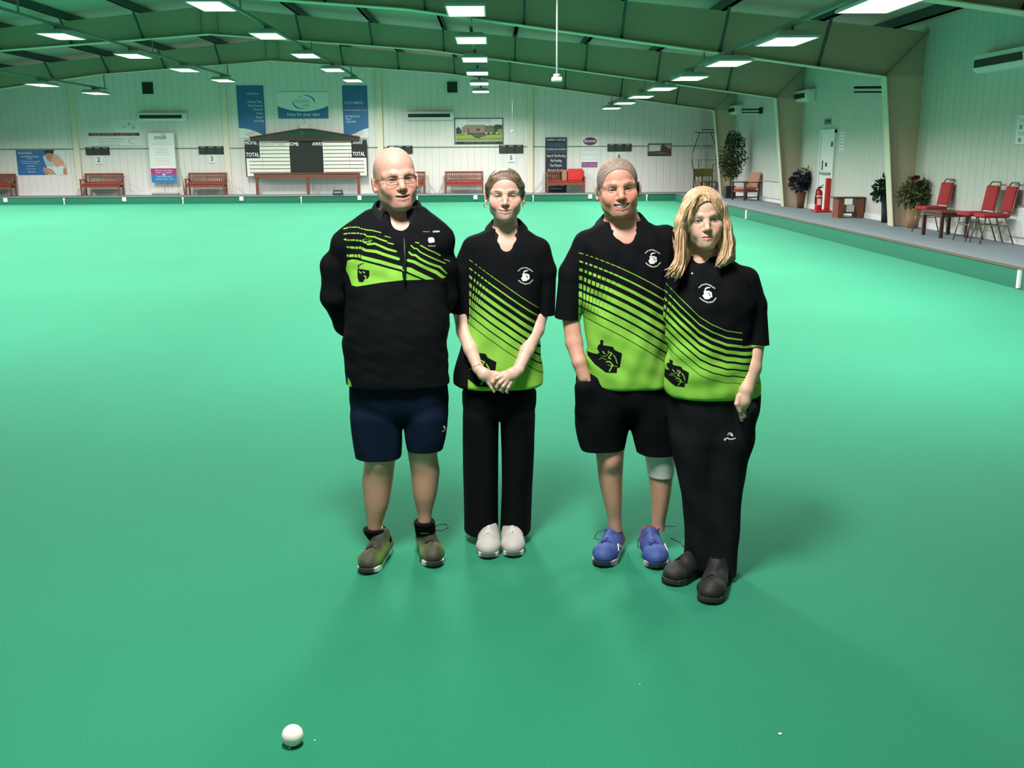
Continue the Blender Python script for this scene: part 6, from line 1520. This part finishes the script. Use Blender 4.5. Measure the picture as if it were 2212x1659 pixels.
# ================================================================= the grey-haired man
def man_grey():
    Y0 = 4.20
    r = thing('person', (at(1365, 1215, Z=0)[0], Y0, 0), 'smiling grey-haired man in black and green polo and black shorts, hand in pocket', 'person', 'four people posing in a row on the green')
    skin = (.60, .29, .21)
    c = P3(1335, 413.5, Y0 - .02)
    P = dict(c=c, s=(1.07, 1.05, 1.005), yaw=0, roll=5.5, pitch=1, skin=skin, smile=1.0, open=.0085, teeth=1, rosy=.8, stub=.30, eyeopen=.0018, brow=(.20, .12, .09), broww=.0046, browa=.8, lip=(.42, .16, .13), ear=.005)
    VF, L, T, H = build_head(P); P['scalp'] = (lambda x, y, z: .7 * sm(np.abs(x), .056, .068) * sm(-y, -.045, -.02) * sm(z, -.03, .0), (.33, .26, .21)); col = paint_head(L, P); V, F = VF
    b = Field((.10, 3.85, 0.10), (.82, 4.55, 1.64), .0035)
    nb, nt = np.array(P3(1352, 520, Y0 + .02)), np.array(P3(1338, 445, Y0 + .03))
    b.chain([nb, nt], [.082, .066], .02)
    b.stack(stackrows([(482, 1305, 1388, .05, .07), (495, 1275, 1430, .07, .085), (515, 1258, 1448, .09, .10), (560, 1262, 1448, .11, .11), (700, 1270, 1440, .12, .11), (820, 1262, 1445, .12, .12)], Y0), .04, off=-.014)
    b.chain([P3(1235, 600, Y0), P3(1232, 680, Y0 + .01), P3(1240, 740, Y0 - .02), P3(1251, 782, Y0 - .06), P3(1262, 815, Y0 - .07)], [.034, .037, .036, .029, .028], .012)
    for i in range(4): b.chain([P3(1262, 812, Y0 - .07 + .02*i), P3(1268, 845, Y0 - .07 + .02*i)], [.011, .009], .004)
    b.chain([P3(1262, 800, Y0 - .075), P3(1272, 822, Y0 - .085)], [.012, .010], .004)
    b.chain([P3(1462, 600, Y0 + .04), P3(1472, 650, Y0 + .09), P3(1500, 700, Y0 + .12)], [.034, .038, .032], .012)
    for i in range(4): b.chain([P3(1500, 695 + 8*i, Y0 + .12), P3(1528, 700 + 8*i, Y0 + .115)], [.011, .009], .004)
    for rows in ([(955, 1284, 1350, .08, .085), (985, 1288, 1347, .072, .08), (1012, 1291, 1346, .062, .08), (1045, 1295, 1345, .055, .085), (1085, 1305, 1344, .048, .070), (1120, 1313, 1343, .034, .045), (1165, 1318, 1345, .034, .045)],
                 [(965, 1392, 1458, .08, .085), (1000, 1398, 1456, .070, .08), (1027, 1402, 1454, .060, .08), (1065, 1406, 1450, .055, .085), (1100, 1410, 1443, .046, .065), (1130, 1409, 1437, .034, .045), (1170, 1408, 1436, .034, .045)]):
        b.stack(stackrows(rows, Y0), .0, n=2.05); q = stackrows([rows[1]], Y0)[0]
        if rows[0][1] < 1300: b.ell((q[1], q[2] - .035, q[0] - .01), (.032, .045, .045), .03)
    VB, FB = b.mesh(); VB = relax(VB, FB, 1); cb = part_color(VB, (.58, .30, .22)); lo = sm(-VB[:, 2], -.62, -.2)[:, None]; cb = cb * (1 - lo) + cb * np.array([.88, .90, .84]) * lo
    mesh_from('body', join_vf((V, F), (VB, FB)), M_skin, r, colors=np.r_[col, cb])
    fold = wav(41, 10, (24, 90), .0042, (1.2, .6, 1.0)); w = lambda X, Y, Z, I: fold(X, Y, Z)
    g = Field((.08, 3.95, .72), (.80, 4.55, 1.60), .0026)
    g.stack(stackrows([(476, 1302, 1390, .05, .07), (486, 1288, 1412, .06, .08), (496, 1266, 1440, .075, .09), (510, 1252, 1456, .09, .10), (530, 1248, 1460, .105, .105), (580, 1252, 1460, .12, .11), (660, 1257, 1452, .13, .115), (745, 1266, 1445, .135, .12), (790, 1262, 1446, .135, .125), (818, 1264, 1448, .135, .125), (832, 1268, 1450, .13, .12)], Y0), 0, wob=w, rnd=.02)
    for pts, rs in (([P3(1268, 530, Y0), P3(1236, 590, Y0 + .005), P3(1226, 688, Y0 + .01)], [.058, .056, .056]), ([P3(1436, 515, Y0), P3(1456, 600, Y0 + .03), P3(1475, 660, Y0 + .09)], [.058, .056, .052])):
        g.chain(pts[:2], rs[:2], .022); g.cap(pts[1], pts[2], rs[1], rs[2], .012, cut=(pts[2], np.array(pts[2]) - np.array(pts[1])))
        d = np.array(pts[2]) - np.array(pts[1]); g.cap(np.array(pts[1]) + d * .72, np.array(pts[2]) + d * .3, rs[2] - .006, rs[2] - .003, .003, 's')
    g.cap(nt + (0, 0, .05), nb + (0, .0, .03), .074, .074, .006, 's'); g.chain([P3(1346, 468, Y0 - .07), P3(1350, 488, Y0 - .085), P3(1355, 507, Y0 - .095), P3(1360, 530, Y0 - .11)], [.068, .062, .040, .004], .005, 's')
    q = stackrows([(832, 1268, 1450, .13, .12)], Y0)[0]; g.ell((q[1], q[2], q[0] - .012), (q[3] - .008, q[4] - .008, .03), .004, 's')
    g.cap(P3(1244, 765, Y0 - .06), P3(1258, 800, Y0 - .075), .034, .032, .008, 's')
    VG, FG = g.mesh(); VG = relax(VG, FG, 1); U, Vv = pxy(VG, Y0 - .11); fr = VG[:, 1] < Y0 + .01
    base = lambda u: 551.4 + .28 * (u - 1259) + .00095 * (u - 1259) ** 2
    gr = polo_green(U, Vv, base, lambda u: 18.3 + .013 * (u - 1259), 1254, [9, 17, 26, 36, 46, 57, 69, 82], 600, .0046, 1475)
    gr = engine(U, Vv, 1308, 776, .0845, gr); wh, pa = emblem(U, Vv, 1411, 561, .0482)
    ins = lambda a: np.where(fr, a, -5); slv = ((U < 1253) | (U > 1462)) & (Vv < 700)
    mesh_from('polo_shirt', (VG, FG), M_polo, r, {'green': np.where(slv, -5, ins(gr)), 'white': ins(wh), 'pale': ins(pa)})
    zc = at(1344, 470, Y=Y0)[2]
    collar('collar', r, M_collar, (at(1345, 480, Y=Y0)[0], Y0 + .012, 0), .080, .076, zc + .002, .030, .036, .54, (.014, .044), lift=.026, sag=.030, roll=.004)
    s_ = Field((.18, 3.95, .42), (.78, 4.50, 1.04), .0035); vw = wav(45, 9, (26, 75), .0046, (1.4, 1, .35)); wv = lambda X, Y, Z, I: vw(X, Y, Z)
    s_.stack(stackrows([(795, 1248, 1450, .115, .115), (850, 1245, 1455, .12, .12), (872, 1246, 1458, .114, .114), (890, 1262, 1445, .085, .085)], Y0), 0, wob=wv, rnd=.03)
    s_.stack(stackrows([(805, 1290, 1320, .02, .02), (880, 1244, 1359, .113, .114), (920, 1243, 1354, .11, .11), (950, 1247, 1351, .10, .105), (966, 1252, 1347, .10, .10)], Y0), .035, wob=wv)
    s_.stack(stackrows([(805, 1400, 1425, .02, .02), (880, 1360, 1462, .113, .114), (920, 1363, 1462, .11, .11), (955, 1370, 1462, .10, .105), (974, 1376, 1460, .10, .10)], Y0), .035, wob=wv)
    s_.chain([P3(1262, 838, Y0 - .07), P3(1268, 880, Y0 - .05)], [.040, .040], .03); s_.cap(P3(1240, 760, Y0 - .06), P3(1256, 796, Y0 - .07), .034, .030, .006, 's')
    for rw in ([(957, 1262, 1340, .088, .09), (985, 1256, 1344, .092, .092)], [(965, 1385, 1455, .088, .09), (995, 1380, 1460, .092, .092)]): s_.stack(stackrows(rw, Y0), .004, 's')
    VS, FS = s_.mesh(); VS = relax(VS, FS, 1); mesh_from('shorts', (VS, FS), M_blackcloth, r)
    k = Field((.58, 4.02, .35), (.80, 4.36, .62), .003); k.stack(stackrows([(968, 1391, 1459, .085, .09), (1000, 1396, 1458, .078, .085), (1026, 1400, 1456, .068, .085)], Y0), 0, n=2.05); VK, FK = k.mesh()
    mesh_from('knee_bandage', (VK, FK), mat('white_bandage', (.62, .66, .62), .85, bump=.4, bscale=900), r)
    # cropped hair
    Hh = Field((-.09, -.125, -.06), (.09, .11, .145), .0022); Hh.ell((0, -.012, .040), (.0765, .1000, .0900), 0); Hh.ell((0, .018, .062), (.0615, .0655, .0640), .03)
    Hh.ell((0, .105, .030), (.068, .085, .060), .006, 's'); Hh.ell((0, .0, -.060), (.12, .12, .062), .01, 's')
    for s in (-1, 1): Hh.ell((s*.088, .012, -.01), (.026, .035, .034), .006, 's')
    V2, F2 = Hh.mesh(); rs = np.random.RandomState(2); V2 = relax(V2, F2, 1); dn = V2 - np.array([0, -.02, .02]); dn /= np.linalg.norm(dn, axis=1)[:, None]; V2 = V2 + dn * (rs.rand(len(V2))[:, None] * .0016)
    mesh_from('hair', (head_to_world(T, V2), F2[:, ::-1]), hair_mat('grey_hair', (.15, .10, .08), (.33, .26, .22), .6, (260, 90, 160)), r)
    up = shoe_mat('blue_running_shoe', [(0, (.30, .02, .02)), (.22, (.28, .02, .025)), (.30, (.02, .045, .20)), (.80, (.025, .06, .24)), (1, (.03, .07, .25))]); so = shoe_mat('pink_white_sole', [(0, (.7, .66, .66)), (.80, (.72, .60, .60)), (.92, (.01, .02, .04)), (1, (.01, .02, .04))])
    bl = mat('blue_lace', (.02, .04, .20), .6)
    for toe, deg, lp in (((1296, 1229), -22, [[(.36, -.2, .11), (.42, -.55, .10), (.50, -.62, .075), (.46, -.45, .07)]]), ((1422, 1234), 1, [[(.36, .2, .115), (.30, .5, .125), (.30, .95, .125)], [(.40, -.2, .11), (.50, -.6, .09), (.58, -.62, .06), (.55, -.45, .05)]])):
        u_, G = shoe(r, at(*toe, Z=0), deg, .29, up, so, m_lace=bl, W=.112, loop=lp, label='blue running shoe with red heel and white sole')
        bm = BM(); bar(bm, G(.50, .50, .055), G(.60, .42, .075), .004, .01); bar(bm, G(.60, .42, .075), G(.66, .50, .052), .004, .008); q = mesh_obj('logo', bm, M_white); q.parent = u_
    return r

# ================================================================= the blonde woman
def woman_blonde():
    Y0 = 3.97
    r = thing('person', (at(1525, 1270, Z=0)[0], Y0, 0), 'woman with long blonde hair, black and green polo and black trousers, hand in pocket', 'person', 'four people posing in a row on the green')
    skin = (.67, .42, .32)
    c = P3(1519.5, 479, Y0 - .02)
    P = dict(c=c, s=(.985, .98, .965), yaw=-3, roll=5, pitch=1, skin=skin, fem=1, smile=.12, rosy=.5, eyeopen=.0042, brow=(.30, .19, .11), broww=.0034, browa=.65, lip=(.50, .20, .16), iris=(.10, .12, .11), browz=-.001)
    VF, L, T, H = build_head(P); col = paint_head(L, P); V, F = VF
    b = Field((.50, 3.60, 0.70), (1.16, 4.32, 1.46), .0028)
    nb, nt = np.array(P3(1522, 590, Y0 + .02)), np.array(P3(1522, 515, Y0 + .03))
    b.chain([nb, nt], [.070, .052], .02)
    b.stack(stackrows([(560, 1480, 1565, .05, .06), (575, 1460, 1600, .07, .08), (600, 1452, 1620, .09, .10), (700, 1452, 1625, .12, .11), (800, 1452, 1625, .12, .11)], Y0), .04, off=-.014)
    wl = P3(1611, 842, Y0 - .125)
    b.chain([P3(1628, 660, Y0 - .01), P3(1631, 735, Y0 - .03), P3(1623, 795, Y0 - .08), wl, P3(1607, 866, Y0 - .135)], [.036, .040, .039, .029, .028], .012)
    b.ell(P3(1605, 872, Y0 - .135), (.024, .018, .034), .012)
    for i in range(4): b.chain([P3(1597 + 6*i, 880, Y0 - .137 + .006*i), P3(1602 + 4*i, 900, Y0 - .137 + .006*i), P3(1606 + 3*i, 925, Y0 - .115)], [.0105, .0095, .008], .004)
    b.chain([P3(1596, 856, Y0 - .142), P3(1592, 872, Y0 - .152), P3(1598, 888, Y0 - .150)], [.012, .0105, .009], .005)
    b.chain([P3(1464, 655, Y0 + .03), P3(1460, 705, Y0 + .08), P3(1468, 790, Y0 + .13)], [.030, .034, .028], .012)
    for i in range(4): b.chain([P3(1464 + 6*i, 795, Y0 + .13), P3(1468 + 5*i, 840, Y0 + .125)], [.010, .0085], .004)
    VB, FB = b.mesh(); VB = relax(VB, FB, 1); mesh_from('body', join_vf((V, F), (VB, FB)), M_skin, r, colors=np.r_[col, part_color(VB, (.62, .39, .28))])
    fold = wav(61, 10, (24, 95), .0046, (1, .6, 1.5)); w = lambda X, Y, Z, I: fold(X, Y, Z)
    g = Field((.50, 3.68, .70), (1.18, 4.30, 1.44), .0024)
    g.stack(stackrows([(552, 1488, 1560, .05, .06), (562, 1468, 1590, .065, .075), (575, 1456, 1604, .08, .09), (595, 1446, 1622, .10, .10), (620, 1441, 1630, .12, .105), (655, 1437, 1628, .135, .11), (716, 1439, 1622, .14, .115), (757, 1440, 1626, .145, .12), (800, 1437, 1636, .145, .125), (838, 1436, 1642, .14, .125), (852, 1440, 1641, .135, .12)], Y0), 0, wob=w, rnd=.02)
    for pts, rs in (([P3(1610, 606, Y0), P3(1626, 660, Y0 - .01), P3(1632, 748, Y0 - .035)], [.056, .055, .055]), ([P3(1466, 596, Y0), P3(1463, 655, Y0 + .03), P3(1468, 705, Y0 + .06)], [.054, .048, .044])):
        g.chain(pts[:2], rs[:2], .022); g.cap(pts[1], pts[2], rs[1], rs[2], .012, cut=(pts[2], np.array(pts[2]) - np.array(pts[1])))
        d = np.array(pts[2]) - np.array(pts[1]); g.cap(np.array(pts[1]) + d * .72, np.array(pts[2]) + d * .3, rs[2] - .006, rs[2] - .003, .003, 's')
    g.cap(nt + (0, 0, .05), nb + (0, .0, .04), .060, .060, .006, 's'); g.chain([P3(1512, 548, Y0 - .06), P3(1504, 566, Y0 - .085), P3(1501, 584, Y0 - .10)], [.046, .024, .004], .005, 's')
    q = stackrows([(852, 1440, 1641, .135, .12)], Y0)[0]; g.ell((q[1], q[2], q[0] - .012), (q[3] - .008, q[4] - .008, .03), .004, 's')
    VG, FG = g.mesh(); VG = relax(VG, FG, 1); U, Vv = pxy(VG, Y0 - .12); fr = VG[:, 1] < Y0 + .01
    bx, by = [1430, 1441, 1457, 1472, 1489, 1511, 1537, 1569, 1605, 1650], [598, 612, 631, 648, 665, 687, 703, 717, 724, 729]
    gr = polo_green(U, Vv, lambda u: np.interp(u, bx, by), lambda u: np.clip(18.6 - .028 * (u - 1441), 14.6, 18.6), 1434, [6, 12, 19, 26], 640, .006, 1660, zero_w=.12)
    gr = engine(U, Vv, 1462, 818, .066, gr); wh, pa = emblem(U, Vv, 1529, 637, .050)
    ins = lambda a: np.where(fr, a, -5); slv = (U > 1606) & (Vv < 752)
    but = 1.6 - np.hypot(U - 1500.5, Vv - 596)
    mesh_from('polo_shirt', (VG, FG), M_polo, r, {'green': np.where(slv, -5, ins(gr)), 'white': ins(np.maximum(wh, but)), 'pale': ins(pa)})
    zc = at(1520, 560, Y=Y0)[2]
    collar('collar', r, M_collar, (at(1520, 560, Y=Y0)[0], Y0 + .012, 0), .069, .066, zc - .002, .022, .034, .36, (.010, .026), lift=.022, sag=.014)
    # trousers
    s_ = Field((.52, 3.60, .02), (1.16, 4.30, .98), .0040); vw = wav(65, 10, (22, 85), .0055, (1.5, 1, .35)); wv = lambda X, Y, Z, I: vw(X, Y, Z)
    s_.stack(stackrows([(835, 1442, 1638, .12, .115), (890, 1444, 1640, .12, .13), (940, 1450, 1626, .11, .125), (990, 1466, 1596, .085, .085), (1020, 1490, 1570, .045, .045)], Y0), 0, wob=wv, rnd=.03)
    s_.stack(stackrows([(850, 1485, 1515, .02, .02), (940, 1450, 1545, .108, .123), (976, 1454, 1545, .105, .11), (1085, 1474, 1548, .095, .10), (1133, 1481, 1545, .09, .10), (1215, 1482, 1540, .085, .10)], Y0), .035, wob=wv)
    s_.stack(stackrows([(850, 1570, 1595, .02, .02), (940, 1531, 1626, .108, .123), (976, 1532, 1616, .105, .11), (1065, 1530, 1602, .10, .105), (1133, 1528, 1594, .10, .10), (1232, 1522, 1586, .11, .08)], Y0 - .02), .035, wob=wv)
    s_.cap(P3(1614, 884, Y0 - .118), P3(1612, 935, Y0 - .09), .040, .034, .02); s_.cap(P3(1598, 850, Y0 - .15), P3(1606, 892, Y0 - .14), .034, .020, .004, 's')
    VS, FS = s_.mesh(); VS = relax(VS, FS, 1); US, US2 = pxy(VS, Y0 - .12)
    wl_ = np.maximum.reduce([d_line(US, US2, [(1565, 953), (1572, 950), (1578, 953), (1590, 951)], 2.2), d_line(US, US2, [(1573, 944), (1576, 940), (1582, 941), (1584, 946), (1579, 944)], 2.2), d_line(US, US2, [(1568, 953), (1566, 956)], 1.6)])
    M_tr = print_mat('black_trouser_cloth', (.009, .010, .012), [('white', (.7, .7, .72), .4)])
    mesh_from('trousers', (VS, FS), M_tr, r, {'white': np.where(VS[:, 1] < Y0, wl_, -5)})
    # long hair, side parting, falling past the shoulders
    M_hair = hair_mat('blonde_hair', (.30, .165, .078), (.72, .49, .29), .38, (260, 260, 6))
    Hh = Field((-.125, -.14, -.27), (.125, .125, .165), .0024)
    Hh.ell((0, -.014, .046), (.0860, .108, .0975), 0); Hh.ell((0, .018, .062), (.068, .0735, .071), .02); Hh.ell((0, -.06, -.03), (.082, .065, .09), .03)
    q = lambda pts: [tuple((np.array(P3(a, b_, Y0 - .02 + dy)) - T[1]) @ T[0] / T[2]) for a, b_, dy in pts]
    Hh.chain(q([(1482, 450, -.04), (1472, 480, -.045), (1469, 515, -.04), (1470, 545, -.04), (1468, 570, -.05), (1456, 590, -.06)]), [.024, .024, .025, .026, .022, .010], .02); Hh.chain(q([(1476, 470, -.01), (1468, 515, -.0), (1474, 555, -.02), (1470, 590, -.05)]), [.03, .03, .026, .012], .025)
    Hh.chain(q([(1560, 450, -.03), (1568, 490, -.03), (1572, 525, -.03), (1570, 548, -.04), (1562, 562, -.05), (1552, 572, -.06)]), [.020, .021, .026, .026, .022, .012], .02); Hh.chain(q([(1558, 470, .01), (1566, 520, .0), (1573, 552, -.01), (1578, 560, -.02)]), [.03, .03, .024, .014], .025)
    Hh.chain(q([(1520, 470, .08), (1520, 530, .09), (1520, 568, .085)]), [.06, .06, .045], .03)
    Hh.ell((.002, .097, -.008), (.0610, .085, .093), .006, 's', R=np.array(Matrix.Rotation(math.radians(7), 3, 'Y')))
    Hh.chain([(.012, .062, .112), (-.020, .080, .094), (-.044, .078, .062), (-.058, .066, .022), (-.064, .052, -.025)], [.009, .0105, .0105, .011, .011], .006)
    Hh.chain([(.016, .062, .112), (.040, .066, .090), (.058, .056, .052), (.066, .042, .005)], [.008, .0095, .010, .009], .006)
    V2, F2 = Hh.mesh(); V2 = relax(V2, F2, 2); a = np.arctan2(V2[:, 0], V2[:, 1] + .02); dn = V2 - np.array([0, -.02, 0]); dn[:, 2] *= .3; dn /= np.linalg.norm(dn, axis=1)[:, None]
    rp = np.sin(a * 38 + V2[:, 2] * 12) * .0006 + np.sin(a * 61 + V2[:, 2] * -14 + 1) * .0005; V2 = V2 + dn * rp[:, None]
    hr = mesh_from('hair', (head_to_world(T, V2), F2[:, ::-1]), M_hair, r)
    bm = BM(); rs = random.Random(8)
    def lock(pts, r0, n, jit):
        for _ in range(n):
            o = [rs.gauss(0, jit) for _ in range(3)]; e = [rs.gauss(0, jit * 1.5) for _ in range(3)]; m = len(pts)
            P_ = [tuple(np.array(P3(a, b_, Y0 - .02 + dy)) + np.array(o) * (1 - i/m) * .8 + np.array([e[0], e[1]*.6, e[2]]) * i / m) for i, (a, b_, dy) in enumerate(pts)]
            tube(bm, P_, [r0 * (.25 + .75 * min(1, 2.2 * i / (m - 1)) if i < m / 2 else 1 - .8 * (i - m / 2) / (m / 2)) for i in range(m)], 6)
    lock([(1474, 470, -.045), (1470, 505, -.065), (1469, 535, -.07), (1466, 565, -.08), (1457, 585, -.09), (1448, 592, -.095)], .0040, 30, .008)
    lock([(1474, 485, -.04), (1472, 520, -.06), (1474, 555, -.06), (1470, 580, -.085), (1463, 597, -.10)], .0042, 22, .009)
    lock([(1564, 468, -.03), (1568, 500, -.05), (1572, 530, -.06), (1568, 555, -.075), (1556, 572, -.085)], .0042, 26, .009)
    lock([(1566, 490, -.02), (1570, 520, -.04), (1576, 545, -.04), (1580, 560, -.05)], .0040, 16, .007)
    lock([(1514, 420, -.075), (1500, 432, -.095), (1487, 452, -.097), (1480, 478, -.085)], .0022, 26, .004)
    lock([(1522, 420, -.075), (1538, 432, -.082), (1550, 455, -.075), (1556, 480, -.06)], .0022, 20, .004)
    lk = mesh_obj('hair_strands', bm, M_hair, None, True); lk.parent = hr; lk.matrix_parent_inverse = Matrix.Identity(4)
    up = shoe_mat('black_walking_shoe', [(0, (.006, .006, .006)), (1, (.010, .0095, .0095))]); so = shoe_mat('black_sole', [(0, (.015, .015, .015)), (1, (.02, .02, .02))])
    for toe, deg, lp in (((1437, 1266), -48, [[(.38, -.2, .10), (.33, -.6, .12), (.36, -1.0, .13)]]), ((1528, 1309), -22, None)):
        shoe(r, at(*toe, Z=0), deg, .275, up, so, m_lace=M_black, W=.116, loop=lp, label='black walking shoe')
    return r
import time as _t
for f_ in (man_bald, young_woman, man_grey, woman_blonde):
    _s = _t.time(); f_(); print('PERSON', f_.__name__, round(_t.time() - _s, 1))
